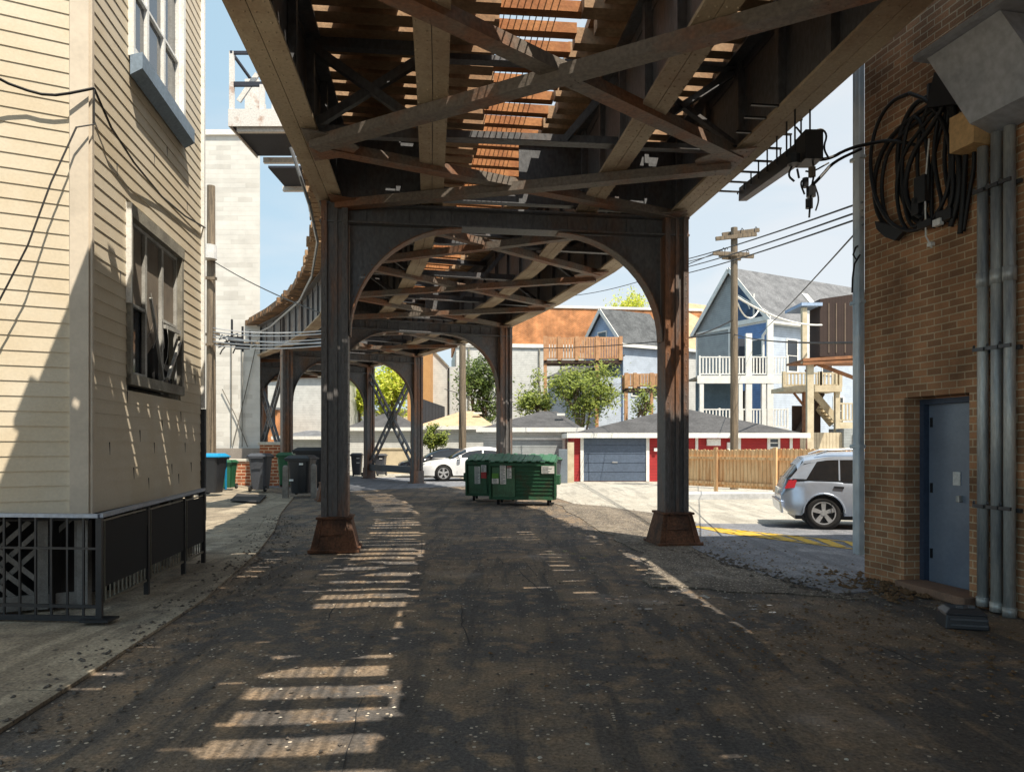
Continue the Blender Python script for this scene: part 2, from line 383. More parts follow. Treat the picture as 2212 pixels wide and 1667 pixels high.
# kerb foot under the timber fence
mb = MB(); mb.prism([(-0 + G(1480, 1080).x, G(1480, 1080).y, 0), (9.2, 22.6, 0), (16, 20.2, 0), (16, 20.6, 0), (9.3, 23.0, 0), (G(1480, 1072).x, G(1480, 1072).y, 0)], (0, 0, .17))
tag(mb.build('kerb', mat('kerb_concrete', srgb(186, 188, 190), .9, srgb(150, 152, 154), .6, 4, .3), None), kind='structure')

# loose stones and litter
def stones(n, region, smin, smax, name, m, seed, kind='stuff'):
    r = random.Random(seed); mb = MB()
    for _ in range(n):
        x, y = region(r); s = smin + (smax - smin) * r.random() ** 3
        c = Vector((x, y, s * .25 + (.004 if x > interp(KERB, y) else .024))); a = r.random() * 6
        u = Vector((math.cos(a), math.sin(a), 0)) * s; w = Vector((-math.sin(a), math.cos(a), 0)) * s * r.uniform(.5, .95); h = Vector((0, 0, s * r.uniform(.35, .6)))
        vs = [c + u, c + w, c - u * .9, c - w, c + h + u * .2, c - h * .5]
        mb.add(vs, [(0, 1, 4), (1, 2, 4), (2, 3, 4), (3, 0, 4), (1, 0, 5), (2, 1, 5), (3, 2, 5), (0, 3, 5)])
    return tag(mb.build(name, m), kind=kind)
def reg_alley(r):
    y = 2.6 + 13 * r.random() ** 1.4; k = interp(KERB, y); return k + .05 + (5.2 + y * .1) * r.random(), y
def reg_edge(r):
    y = 2.8 + 14 * r.random(); k = interp(KERB, y); return k + r.gauss(.12, .3), y
def reg_grav(r):
    t = r.random(); a, b = G(1230, 1092), G(1880, 1275); p = a.lerp(b, t) ; return p.x + r.gauss(-.35, .6), p.y + r.gauss(-.4, .8)
def reg_grav2(r):
    t = r.random(); a, b = G(1500, 1190), G(1850, 1290); p = a.lerp(b, t); return p.x + r.gauss(-.1, .12), p.y + r.gauss(-.05, .15)
m_st1 = mat('dark_stones', srgb(96, 88, 80), .9, srgb(64, 58, 54), .7, 30, 0)
m_st2 = mat('pale_pebbles', srgb(200, 194, 180), .9, bump=0)
m_leaf0 = mat('dead_leaves', srgb(112, 86, 58), .9, srgb(80, 66, 48), .7, 12, 0)
stones(3000, reg_alley, .005, .024, 'loose_stones', m_st1, 1)
stones(1800, reg_edge, .006, .035, 'kerbside_grit', m_st1, 2)
stones(330, reg_alley, .006, .022, 'pale_pebbles', m_st2, 3)
stones(5200, reg_grav, .008, .035, 'gravel', mat('gravel_stones', srgb(140, 130, 116), .9, srgb(90, 82, 74), .8, 25, 0), 4)
stones(500, reg_grav2, .01, .05, 'gravel_edge', m_st1, 5)
def reg_corner(r): return 4.35 + r.gauss(0, .25), 8.6 + r.gauss(0, .42)
stones(700, reg_corner, .015, .06, 'leaf_litter', m_leaf0, 6)
def reg_leaf(r):
    return 2.2 + r.gauss(.6, 1.0), 6.2 + r.gauss(0, .9)
stones(1200, reg_leaf, .008, .03, 'leaf_debris', m_leaf0, 8)

# worn grooves, cracks and damp patches along the alley
def ribbon(mb, pts, w):
    q = [Vector(p) for p in pts]
    for i in range(len(q) - 1):
        a, b = q[i], q[i + 1]; d = (b - a).normalized(); n = Vector((-d.y, d.x, 0))
        wa = w * (.25 + .75 * math.sin(math.pi * min(1, max(0, i / (len(q) - 1))))); wb = w * (.25 + .75 * math.sin(math.pi * (i + 1) / (len(q) - 1)))
        v = [a - n * wa, b - n * wb, b + n * wb, a + n * wa]
        mb.add([(p.x, p.y, alley_h(p.x, p.y) + .0035) for p in v], [(0, 1, 2, 3)])
r_ = random.Random(44); mb = MB()
for k in range(13):
    x0 = r_.uniform(-2.2, 4.2); y0 = r_.uniform(3.0, 12); L = r_.uniform(.6, 2.6); dr = r_.choice((-.12, -.16, -.1, -.2, .9 if r_.random() < .25 else -.14))
    n = int(L / .12); pts = []; x = x0; y = y0
    for i in range(n + 1):
        pts.append((x, y, 0)); y += .12 / math.sqrt(1 + dr * dr); x += dr * .12 + r_.gauss(0, .006)
    if interp(KERB, pts[0][1]) + .2 < min(p[0] for p in pts): ribbon(mb, pts, r_.uniform(.003, .008))
tag(mb.build('surface_cracks', mat('crack_tar', srgb(44, 42, 42), .8, bump=0)), kind='structure')
mb = MB(); r_ = random.Random(5)
for (cx_, cy_, n_) in ((1215, 1190, 5), (1250, 1198, 4), (1360, 1298, 7), (1400, 1310, 6), (1555, 1290, 7), (1610, 1300, 5), (1500, 1283, 5), (1680, 1320, 4)):
    g = G(cx_, cy_)
    for k in range(n_):
        c = g + Vector((r_.gauss(0, .16), r_.gauss(0, .22), 0)); a0 = r_.random(); R_ = r_.uniform(.01, .035)
        pts = [(c.x + R_ * 1.7 * r_.uniform(.6, 1.2) * math.cos(a0 + t * .7), c.y + R_ * r_.uniform(.6, 1.2) * math.sin(a0 + t * .7)) for t in range(9)]
        zz = max(alley_h(*p) for p in pts) + .003
        mb.add([(p[0], p[1], zz) for p in pts], [tuple(range(9))])
tag(mb.build('damp_patches', mat('damp_tar', srgb(60, 66, 74), .12, bump=0)), kind='structure')
# ---------------------------------------------------------------- elevated railway
PH0 = R(5.7); RC = 50.0
def path(s):
    """track centre line: straight over the camera, then curving left"""
    if s <= 0:
        return Vector((.2 - s * math.sin(PH0), 10 + s * math.cos(PH0), 0)), PH0
    ph = PH0 + s / RC
    return Vector((.2 - RC * (math.cos(PH0) - math.cos(ph)), 10 + RC * (math.sin(ph) - math.sin(PH0)), 0)), ph
def TP(s, off, z):
    c, ph = path(s)
    return c + Vector((math.cos(ph), math.sin(ph), 0)) * off + Vector((0, 0, z))
def TV(s):
    ph = path(s)[1]; return Vector((math.cos(ph), math.sin(ph), 0)), Vector((-math.sin(ph), math.cos(ph), 0))
ZB, ZT = 5.44, 6.72
BENT = [-13.5, 2.0, 13.2, 21.6, 26.6, 38.0, 49.0]
OO, OI = 2.83, 1.25
rail = thing('elevated_railway', 'riveted steel elevated railway viaduct curving left over the alley', 'railway viaduct', (0, 10, 0))
def girder(s0, s1, off, name, inner=False):
    mb = MB(); n = max(1, int((s1 - s0) / 3.4)); up = Vector((0, 0, 1)); fw = .40 if not inner else .34
    pts = [s0 + (s1 - s0) * i / n for i in range(n + 1)]
    for a, b in zip(pts, pts[1:]):
        mb.beam(TP(a, off, (ZB + ZT) / 2), TP(b, off, (ZB + ZT) / 2), .03, ZT - ZB - .08)
    s = s0 + .3
    while s < s1:
        r, f = TV(s)
        for q in (-1, 1):
            if inner and q * off > 0 and False: continue
            mb.beam(TP(s, off + q * .055, ZB + .045), TP(s, off + q * .055, ZT - .045), .075, .07, up=f)
            mb.beam(TP(s, off + q * .10, ZB + .045), TP(s, off + q * .10, ZT - .045), .018, .10, up=f, ou=.02)
        s += 1.15
    g = mb.build(name, m_steel, rail)
    for z, nm in ((ZB, 'bottom_flange'), (ZT, 'top_flange')):
        fb = MB(); d = 1 if z == ZB else -1
        for a, b in zip(pts, pts[1:]):
            for q in (-1, 1): fb.beam(TP(a, off, z + d * .02), TP(b, off, z + d * .02), fw / 2 - .004, .04, ow=q * (fw / 4 + .002))
            for q in (-1, 1):
                fb.beam(TP(a, off, z + d * .10), TP(b, off, z + d * .10), .016, .12, ow=q * .024)
        s = s0
        while z == ZB and s < min(s1, 14):
            for q in (-.15, -.05, .05, .15): fb.dot(TP(s, off + q, z - .0005), .015, (0, .01, -1))
            s += .16
        fb.build(nm, m_flange if z == ZB else m_steel, g)
for s0, s1 in zip(BENT, BENT[1:]):
    for off, inner in ((-OO, 0), (OO, 0), (-OI, 1), (OI, 1)):
        girder(s0 + .01, s1 - .01, off, 'girder', inner)
# diaphragms and cross frames
nodes = []
for s0, s1 in zip(BENT, BENT[1:]):
    n = max(2, round((s1 - s0) / 2.8)); nodes += [s0 + (s1 - s0) * i / n for i in range(n)]
nodes = [-13.5, -10.8, -6.6, -3.9, -.45, 2.0, 4.6, 7.4, 10.2, 13.2, 16, 18.8, 21.6, 24.1, 26.6, 29.4, 32.2, 35.2, 38, 41, 44, 47]
for s in nodes:
    r, f = TV(s); mb = MB(); isb = min(abs(s - b) for b in BENT) < .1
    for sg in (-1, 1):
        a, b = sg * (OI + .02), sg * (OO - .02)
        if isb:
            mb.beam(TP(s, a, (ZB + ZT) / 2), TP(s, b, (ZB + ZT) / 2), .03, ZT - ZB - .12)
            for k in (.33, .66): mb.beam(TP(s, a + (b - a) * k, ZB + .06), TP(s, a + (b - a) * k, ZT - .06), .07, .07, up=f)
            mb.angle(TP(s, a, ZB + .07), TP(s, b, ZB + .07), .14)
            for k in (.25, .7):
                mb.dot(TP(s, a + (b - a) * k, 6.1) - f * .02, .04, -f)
        else:
            mb.angle(TP(s, a, ZB + .12), TP(s, b, ZT - .12), .10); mb.angle(TP(s + .03, a, ZT - .12), TP(s + .03, b, ZB + .12), .10)
            mb.angle(TP(s, a, ZB + .08), TP(s, b, ZB + .08), .12); mb.angle(TP(s, a, ZT - .1), TP(s, b, ZT - .1), .12)
    mb.angle(TP(s, -OI, ZT - .18), TP(s, OI, ZT - .18), .14); mb.angle(TP(s, -OI, ZB + .1), TP(s, OI, ZB + .1), .16)
    if not isb: mb.angle(TP(s, .45, ZB + .12), TP(s, OI, ZT - .2), .09)
    if isb: mb.beam(TP(s, .15, (ZB + ZT) / 2), TP(s, OI, (ZB + ZT) / 2), .03, ZT - ZB - .2)
    mb.build('cross_frame', m_steel, rail)
# bottom laterals with gusset plates, two per panel crossing
lat = [-13.5, -8.2, -4.6, -.45, 2.0, 6.0, 9.6, 13.2, 17.4, 21.6, 26.6, 32, 38, 44]
for i, (a, b) in enumerate(zip(lat, lat[1:])):
    e = OO - .12
    for q, dz in ((1, -.06), (-1, -.13)):
        p0, p1 = TP(a + .1, -e * q, ZB + dz), TP(b - .1, e * q, ZB + dz)
        mb = MB(); w = .2 if a < 2 else .16
        mb.beam(p0, p1, w, .016); mb.beam(p0, p1, .016, .11, ou=.062, ow=w / 2 - .008); mb.beam(p0, p1, .016, .11, ou=.062, ow=-w / 2 + .008)
        d = (p1 - p0).normalized(); L = (p1 - p0).length; t = .2
        side = Vector((-d.y, d.x, 0))
        while t < L and a < 14:
            for u in (-.05, .05): mb.dot(p0 + d * t + side * u + Vector((0, 0, -.0085)), .011, (0, .01, -1))
            t += .45 if t > .8 and t < L - .8 else .12
        mb.build('lateral_brace', m_brace, rail)
for a in lat[1:]:
    for q in (-1, 1):
        r, f = TV(a); c = TP(a, q * (OO - .3), ZB - .035); x = r * q
        mb = MB(); mb.prism([c + x * .28 + f * .5, c + x * .28 - f * .5, c - x * .2 - f * .3, c - x * .35, c - x * .2 + f * .3], (0, 0, -.018))
        for k in range(-3, 4):
            for u in (.12, .2): mb.dot(c + x * u + f * k * .12 + Vector((0, 0, -.019)), .013, (0, .01, -1))
        mb.build('gusset_plate', m_brace, rail)
# bents: two built-up columns, cap beam, knee arch
def column(s, off, sgn):
    r, f = TV(s); base = TP(s, off, 0); mb = MB(); w = .40; zt = ZB - .04
    P = lambda u, v, z: base + r * u + f * v + Vector((0, 0, z))
    mb.beam(P(0, 0, .5), P(0, 0, zt), .26, .30, up=f)
    for u in (-.2, .2):
        mb.beam(P(u * .93, 0, .5), P(u * .93, 0, zt), .03, .40, up=f)
        for v in (-.195, .195):
            mb.beam(P(u * .78, v, .5), P(u * .78, v, zt), .085, .018, up=f)
    for v in (-.16, .16): mb.beam(P(.015, v, .5), P(.015, v, zt), .055, .035, up=f)
    rv = mb; z = .62
    while z < zt and s < 14:
        for u in (-.155, .155): rv.dot(P(u, -.204, z), .013, -f)
        for v in (-.15, .15): rv.dot(P(-sgn * .202, v, z), .013, -r * sgn)
        z += .115
    col = mb.build('column', m_rustcol, rail)
    pb = MB(); ph = path(s)[1]
    pb.frustum(base, (.72, .72), (.50, .50), .50, ph)
    pb.box(base + Vector((0, 0, .52)), (.55, .55, .04), ph)
    pb.box(base + Vector((0, 0, .03)), (.77, .77, .05), ph)
    for q in (-1, 1):
        pb.beam(P(q * .25, -.36, .04), P(q * .18, -.255, .5), .025, .03, up=f)
        for z in (.12, .4): pb.dot(P(q * .22, -.36 + .21 * z, z), .02, -f)
    if s < 14:
        for k_ in (-.1, .02): pb.beam(P(k_ - .12, -.31, .27), P(k_ + .12, -.31, .27 + .004), .02, .02)
        pb.build('pedestal', m_rust, col, bevel=.012)
    else:
        pb = MB(); pb.box(base + Vector((0, 0, .28)), (.46, .46, .5), ph); pb.box(base + Vector((0, 0, .02)), (.6, .6, .06), ph); pb.build('column_foot', m_rustcol, col)
    return col
def bent(s):
    r, f = TV(s); P = lambda u, z, v=0: TP(s, u, z) + f * v
    for sg in (-1, 1): column(s, sg * (OO - .08), sg)
    mb = MB(); zc = 5.10; ci = OO - .08 - .22
    mb.beam(P(-OO, zc + .15), P(OO, zc + .15), .03, .30)
    for z in (zc + .005, ZB - .05): mb.beam(P(-OO - .15, z), P(OO + .15, z), .34, .03)
    for k in range(-8, 9): mb.beam(P(k * .33, zc + .02), P(k * .33, ZB - .07), .07, .08, up=f)
    if s < 14:
        for k in range(-30, 31): mb.dot(P(k * .085, zc + .06, -.018), .012, -f)
    mb.build('cap_beam', m_steel, rail)
    for sg in (-1, 1):
        arc = []
        for k in range(15):
            t = k / 14 * math.pi / 2
            arc.append((ci - 1.72 * (1 - math.cos(t)) if False else ci - 1.75 * (1 - math.cos(t)), 3.35 + 1.73 * math.sin(t)))
        poly = [P(sg * ci, 5.09)] + [P(sg * u, z) for u, z in arc] 
        kb = MB(); kb.prism([q - f * .012 for q in poly], f * .024)
        k_ = kb.build('knee_plate', m_steel, rail)
        rb = MB()
        for (u0, z0), (u1, z1) in zip(arc, arc[1:]):
            rb.beam(P(sg * u0, z0), P(sg * u1, z1), .26, .022, up=f.cross(P(sg * u1, z1) - P(sg * u0, z0)).normalized())
        if s < 14:
            for u, z in arc[1:-1]:
                rb.dot(P(sg * (u + .045), z + .05, -.013), .012, -f)
        rb.build('arch_rim', m_brace, k_)
for s in BENT: bent(s)
# laced tower braces between the third and fourth bents
def laced(p0, p1):
    mb = MB(); d = (p1 - p0).normalized(); hv = Vector((d.x, d.y, 0)).normalized(); n = hv.cross(Vector((0, 0, 1))); u = d.cross(n).normalized()
    for q in (-1, 1): mb.beam(p0 + u * .17 * q, p1 + u * .17 * q, .07, .10, up=n)
    L = (p1 - p0).length; k = max(4, int(L / .5))
    for i in range(k + 1):
        c = p0 + d * L * i / k; mb.beam(c - u * .17, c + u * .17, .06, .07, up=n)
    mb.build('laced_brace', m_steel, rail)
for off in (-OO + .08, OO - .08):
    a, b = 21.75, 26.45
    laced(TP(a, off, .7), TP(b, off, 4.9)); laced(TP(a, off, 4.9), TP(b, off, .7))
    mb = MB(); c = TP((a + b) / 2, off, 2.8); r_, f_ = TV(24)
    mb.beam(c - f_ * .3, c + f_ * .3, .16, .8); mb.build('gusset_plate', m_brace, rail)
    mb = MB(); mb.beam(TP(a, off, .55), TP(b, off, .55), .2, .3); mb.build('foot_strut', m_steel, rail)
# ties: the two tracks
def tie_mesh(L, w, h):
    return MB().box((0, 0, 0), (L, w, h))
rt = random.Random(11)
TL = 3.06
tm = {}
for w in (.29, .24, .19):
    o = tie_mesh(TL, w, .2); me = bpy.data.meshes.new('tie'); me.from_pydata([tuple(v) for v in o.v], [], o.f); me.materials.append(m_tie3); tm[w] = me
rest = MB(); ties = []
for off in (-1.97, 2.06):
    s = -17.5
    while s < 50:
        w = rt.choices((.29, .24, .19), (5.5, 2.2, .8))[0]
        if -5.5 < s < 2.2: w = rt.choices((.29, .24, .19), (.8, 3, 3) if off > 0 else (1.4, 3, 1.8))[0]
        dl = rt.choices((0, .10, .2), (5, 2, 1))[0]
        o = off + (dl if off > 0 else (0 if s < 2.5 else -dl * .4 + .03)) + rt.uniform(-.03, .03)
        ties.append((s + rt.uniform(-.012, .012), o, w, s)); s += .36
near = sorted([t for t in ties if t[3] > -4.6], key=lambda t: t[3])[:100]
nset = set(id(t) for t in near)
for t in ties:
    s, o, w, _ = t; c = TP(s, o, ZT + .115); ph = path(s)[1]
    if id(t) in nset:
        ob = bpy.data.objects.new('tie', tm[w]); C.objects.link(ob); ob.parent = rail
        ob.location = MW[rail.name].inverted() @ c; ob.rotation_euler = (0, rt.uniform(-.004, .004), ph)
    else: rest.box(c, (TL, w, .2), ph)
tag(rest.build('ties', m_tie, rail), kind='stuff')
# slot between the tracks: short timbers plus long thin slats
mb = MB(); s = -17.4; tb = MB()
while s < 46:
    tb.box(TP(s, .03, ZT + .12), (1.0, .15, .13), path(s)[1]); s += .45
tb.build('walkway_timbers', m_tie2, rail)
sl = MB()
for k in range(9):
    o = -.39 + k * .08
    if -16 < 0:
        ss = [-17.4 + .0, -12, -8, -4, 0] + [2 * i for i in range(1, 18)]
        for a, b in zip(ss, ss[1:]): sl.beam(TP(a, o, ZT + .19), TP(b, o, ZT + .19), .009, .02)
sl.build('walkway_grating', m_slat, rail)
# solid boards over parts of the slot (added; the one out of view keeps the ground below dark) and timber fill beside it
cv = MB()
for a, b, o0, o1 in ((-7.35, -5.8, -.5, .5), (4.2, 4.9, -.5, .5), (12.8, 14.2, .1, .5)):
    cv.beam(TP(a, (o0 + o1) / 2, ZT + .26), TP(b, (o0 + o1) / 2, ZT + .26), o1 - o0, .03)
cv.build('slot_blocker', m_steel, rail)
for off in (-2.74, -1.30, 1.30, 2.74):
    rb = MB(); ss = [-17.4, -12, -6, 0] + [2.5 * i for i in range(1, 20)]
    for a, b in zip(ss, ss[1:]):
        rb.beam(TP(a, off, ZT + .23), TP(b, off, ZT + .23), .14, .02); rb.beam(TP(a, off, ZT + .30), TP(b, off, ZT + .30), .02, .12); rb.beam(TP(a, off, ZT + .37), TP(b, off, ZT + .37), .07, .04)
    rb.build('running_rail', m_rail, rail)
for off in (-3.3, -2.3, -1.72, -.78, .78, 1.72, 2.3, 3.22):
    gb = MB(); ss = [-17.4, -12, -6, 0] + [2.5 * i for i in range(1, 20)]
    wd = .16 if abs(off) < 3 else .12
    for a, b in zip(ss, ss[1:]):
        gb.beam(TP(a, off, ZT + .28), TP(b, off, ZT + .28), wd, .12)
    gb.build('guard_timber', m_tie, rail)
# boards lying in the bay between rails; random gaps let dots of sun through
bd = MB()
for off in (-2.02, 2.02, -1.0, 1.0, -2.95, 2.95):
    s = -17.4
    while s < 44:
        L = rt.uniform(.5, 2.4)
        wd = (.80 if off < 0 and s < 3 else .46) if abs(off) == 2.02 else (.34 if abs(off) == 1.0 else (.46 if off < 0 else .30))
        bd.beam(TP(s, off, ZT + .226), TP(min(s + L, 45), off, ZT + .226), wd, .022)
        s += L + (rt.choice((.12, .25, .4)) if rt.random() < .6 else 0)
bd.build('deck_boards', m_tie, rail)

# unseen boards added outboard of the near left deck; ragged edge shades the house
ow_ = MB(); s = -12.0; r5 = random.Random(17)
while s < -2.1:
    w_ = r5.uniform(.16, .3); e_ = 3.46 + r5.choice((0, .10, .22, .42)); ow_.beam(TP(s, -3.3, ZT + .06), TP(s, -e_, ZT + .06), w_, .09); s += w_ + r5.choice((.02, .05, .3, .1))
ow_.beam(TP(-12, -3.45, ZT + .14), TP(-2.1, -3.45, ZT + .14), .28, .04)
ow_.build('shade_boards', m_tie, rail)
# ---------------------------------------------------------------- clapboard house (left)
m_clap = mat('cream_clapboard', srgb(206, 195, 174), .75, srgb(196, 180, 152), .6, 1.2, .06, 40, fine=.05)
m_trimcream = mat('cream_trim', srgb(212, 200, 182), .7, bump=.04, fine=.04)
m_sill = mat('slate_sill', srgb(132, 152, 172), .6, bump=.03)
m_greyfr = mat('grey_frame', srgb(150, 146, 134), .8, srgb(110, 106, 98), .8, 3, .2)
YS = .94; HA = Vector((-4.4, 7.7, 0)) * YS; HB = Vector((-5.03, 12.0, 0)) * YS; HC = Vector((-7.9, 5.83, 0)) * YS
house = thing('clapboard_house', 'cream clapboard house with broken window at the left of the alley', 'house', tuple(HA))
dAB = (HB - HA).normalized(); nAB = Vector((dAB.y, -dAB.x, 0)); LAB = (HB - HA).length
dAC = (HC - HA).normalized(); nAC = Vector((-dAC.y, dAC.x, 0)); LAC = (HC - HA).length
if nAC.y > 0: nAC = -nAC
Z0, Z1, BH = .973, 11.5, .142
def hx(px):  # distance along AB where the wall shows at px
    k = (px - CX) / FPX; return (HA.x - k * HA.y) / (k * dAB.y - dAB.x)
win = [(hx(272), hx(389), 2.32, 4.33), (hx(277), hx(393), 5.99, 8.23)]
def rows(mb, o, d, n, L, holes, t0=.09, t1=0.0):
    z = Z0; i = 0
    while z < Z1:
        segs = [(t0, L - t1)]
        for (a, b, h0, h1) in holes:
            if z + BH > h0 + .02 and z < h1 - .02:
                segs = [q for (u, v) in segs for q in ((u, min(v, a)), (max(u, b), v)) if q[1] - q[0] > .01]
        for u, v in segs:
            p, q = o + d * u, o + d * v
            mb.prism([p + Vector((0, 0, z)) - n * .02, p + n * .011 + Vector((0, 0, z)), p + n * .002 + Vector((0, 0, z + BH + .004)), p - n * .02 + Vector((0, 0, z + BH + .004))], q - p)
        z += BH; i += 1
mb = MB(); rows(mb, HA, dAB, nAB, LAB, win, .03, .05); rows(mb, HA, dAC, nAC, LAC, [], .16, 0)
mb.build('siding', m_clap, house)
mb = MB(); W0 = HB + Vector((-6, -.9, 0)); 
back = [HA - nAB * .3 - nAC * .1, HB - nAB * .3, HB + Vector((-5, 0, 0)), HC + Vector((-2.5, 3, 0)), HC - nAC * .3]
mb.prism([Vector((p.x, p.y, Z0)) for p in back], (0, 0, Z1 - Z0)); mb.build('wall_core', m_greyfr, house)
mb = MB()
mb.beam(HA + dAC * .08 + nAC * .02 + Vector((0, 0, Z0)), HA + dAC * .08 + nAC * .02 + Vector((0, 0, Z1)), .16, .03, up=nAC)
mb.beam(HA + dAB * .02 + nAB * .014 + Vector((0, 0, Z0)), HA + dAB * .02 + nAB * .014 + Vector((0, 0, Z1)), .05, .04, up=nAB)
mb.build('corner_board', m_trimcream, house)
mb = MB(); mb.beam(HB - dAB * .03 + nAB * .02 + Vector((0, 0, 2.2)), HB - dAB * .03 + nAB * .02 + Vector((0, 0, Z1)), .07, .07, up=nAB)
mb.build('corner_board', m_white, house)
mb = MB(); mb.beam(HB - dAB * .03 + nAB * .02 + Vector((0, 0, .5)), HB - dAB * .03 + nAB * .02 + Vector((0, 0, 2.19)), .09, .09, up=nAB)
mb.build('corner_post', mat('dark_post', srgb(60, 64, 70), .7), house)
def house_window(a, b, z0, z1, low):
    P = lambda t, z, n=0: HA + dAB * t + nAB * n + Vector((0, 0, z))
    fm = m_greyfr if low else m_white
    fr = MB()
    fr.beam(P(a, z1 - .07, .0), P(b, z1 - .07, .0), .12, .14)
    fr.beam(P(a, z0 + .06, .0), P(b, z0 + .06, .0), .12, .12)
    fr.beam(P(a + .04, z0, 0), P(a + .04, z1, 0), .08, .10, up=nAB)
    fr.beam(P(b - .04, z0, 0), P(b - .04, z1, 0), .08, .10, up=nAB)
    f = fr.build('window_frame', fm, house)
    ed = MB(); ed.beam(P(a - .01, z0 + (0 if not low else .9), .03), P(a - .01, z1, .03), .025, .07, up=nAB); ed.build('frame_edge', m_white, f)
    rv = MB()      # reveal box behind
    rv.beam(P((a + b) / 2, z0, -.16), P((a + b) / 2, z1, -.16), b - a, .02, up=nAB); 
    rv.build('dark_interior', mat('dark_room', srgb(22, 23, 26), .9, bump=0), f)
    w = (b - a - .16) / 3
    for k in range(3):
        t0 = a + .08 + k * w; t1 = t0 + w
        sh = MB(); m = .035
        zs = z0 + .12; ze = z1 - .14; zm = zs + (ze - zs) * (.46 if low else .4)
        for t in (t0 + m / 2, t1 - m / 2): sh.beam(P(t, zs, -.035), P(t, ze, -.035), m, .04, up=nAB)
        sh.beam(P(t0 + m, ze - .02, -.035), P(t1 - m, ze - .02, -.035), .04, .04)
        if not (low and k == 1): sh.beam(P(t0 + m, zm, -.035), P(t1 - m, zm, -.035), .04, .035)
        if not low or k == 0: sh.beam(P(t0 + m, zs + .02, -.035), P(t1 - m, zs + .02, -.035), .04, .04)
        s = sh.build('sash', m_white if not low else mat('worn_white', srgb(176, 176, 172), .7, srgb(120, 118, 112), .6, 4, .1), f)
        pn = MB()
        scr = mat('insect_screen', srgb(122, 112, 100), .85, srgb(98, 90, 82), .6, 2.5, .1, 90)
        tall = low
        zlo = zs if not low else (zs + (ze - zs) * (.46, .30, .42)[k])
        pn.beam(P((t0 + t1) / 2, zlo, -.06), P((t0 + t1) / 2, ze - .04, -.06), w - .07, .008, up=nAB)
        pn.build('screen' if low else 'pane', scr if low else m_glass, s)
        if low:
            lo = MB()
            if k == 0: lo.beam(P((t0 + t1) / 2, zs, -.075), P((t0 + t1) / 2, zlo, -.075), w - .07, .008, up=nAB)
            if k == 1:   # torn screen hanging
                lo.prism([P(t0 + .04, zlo, -.05), P(t1 - .05, zlo, -.05), P(t1 - .12, zs + .55, -.04), P(t1 - .22, zs + .8, -.05), P(t0 + .1, zs + 1.0 if False else zlo - .25, -.055)], -nAB * .004)
            if k == 2: lo.beam(P((t0 + t1) / 2, zs, -.075), P((t0 + t1) / 2, zs + .1, -.075), w - .07, .008, up=nAB)
            lo.build('lower_pane', m_glass if k != 1 else scr, s)
    if low:
        br = MB(); t = a + .08 + w
        br.beam(P(t + .05, z0 + 1.1, .02), P(t + w * .95, z0 + .16, .0), .03, .04); br.beam(P(t + 1.95 * w, z0 + .72, .03), P(t + w * 1.15, z0 + .18, .02), .03, .05)
        br.beam(P(t + w * 1.05, z0 + .85, .0), P(t + w * 1.95, z0 + .85, .03), .03, .05)
        br.build('broken_sash', mat('worn_white', (1, 1, 1)), f)
        tb = MB(); r0 = random.Random(5)
        for q in range(4):
            p = P(t + w * (.0 + .33 * q), z0 + 1.15 - .1 * q, .04)
            tb.tube([p, p + Vector((.02, .0, -.2)), p + Vector((.03, -.05 * (q % 2), -.4)), p + Vector((.0, -.09, -.55))], .004, 4)
        tb.build('loose_cord', mat('worn_white', (1, 1, 1)), f)
    else:
        sl = MB(); sl.prism([P(a - .03, z0 - .0, .03), P(a - .03, z0 + .04, .16), P(a - .03, z0 - .14, .16), P(a - .03, z0 - .22, .03)], dAB * (b - a + .06)); sl.build('sill_box', m_sill, f)
house_window(*win[1], False); house_window(*win[0], True)
# seams in the lower boards
mb = MB()
for t, z in ((2.2, 1.85), (1.4, 1.7), (3.2, 1.55), (2.6, 1.25), (1.0, 2.3), (1.0, 2.15), (3.5, 1.2), (1.7, 1.1), (.8, 3.4), (3.7, 2.6), (1.9, 5.1), (.7, 4.5), (3.3, 4.9), (2.4, 5.4), (1.2, 1.3), (2.9, 1.1), (.5, 1.6), (3.0, 2.0), (1.9, 1.55)):
    mb.beam(HA + dAB * t + nAB * .006 + Vector((0, 0, Z0 + BH * round((z - Z0) / BH))), HA + dAB * t + nAB * .006 + Vector((0, 0, Z0 + BH * round((z - Z0) / BH) + BH * .95)), .006, .012, up=nAB)
mb.build('board_seams', mat('dark_post', (1, 1, 1)), house)
# skirt below: lattice on the near face, dark boards on the alley face
mb = MB(); r0 = random.Random(2)
o = HA + nAC * -.25; lat_m = mat('lattice_wood', srgb(124, 122, 118), .85, srgb(96, 92, 86), .7, 4, .2)
for k in range(-8, 22):
    for sg in (-1, 1):
        t0 = k * .17; pts = []
        a, b = (t0, .05), (t0 + .85 * sg, .90)
        if min(a[0], b[0]) < .15 or max(a[0], b[0]) > 2.6: 
            continue
        mb.beam(o + dAC * a[0] + Vector((0, 0, a[1])) + nAC * .012 * sg, o + dAC * b[0] + Vector((0, 0, b[1])) + nAC * .012 * sg, .012, .045, up=(0, 0, 1))
for t in (.08, .4, 2.0): mb.beam(o + dAC * t + nAC * .04 + Vector((0, 0, .045)), o + dAC * t + nAC * .04 + Vector((0, 0, .93)), .1, .05, up=nAC)
mb.beam(o + dAC * .05 + nAC * .04 + Vector((0, 0, .12)), o + dAC * 2.6 + nAC * .04 + Vector((0, 0, .12)), .04, .14)
mb.build('lattice_skirt', lat_m, house)
mb = MB(); mb.beam(o + dAC * -.2 - nAC * .9 + Vector((0, 0, .5)), o + dAC * 2.9 - nAC * .9 + Vector((0, 0, .5)), .03, .98); mb.build('crawlspace_dark', mat('dark_room', (1, 1, 1)), house)  # black plane standing in for the shade under the house
mb = MB(); o2 = HA - nAB * .35
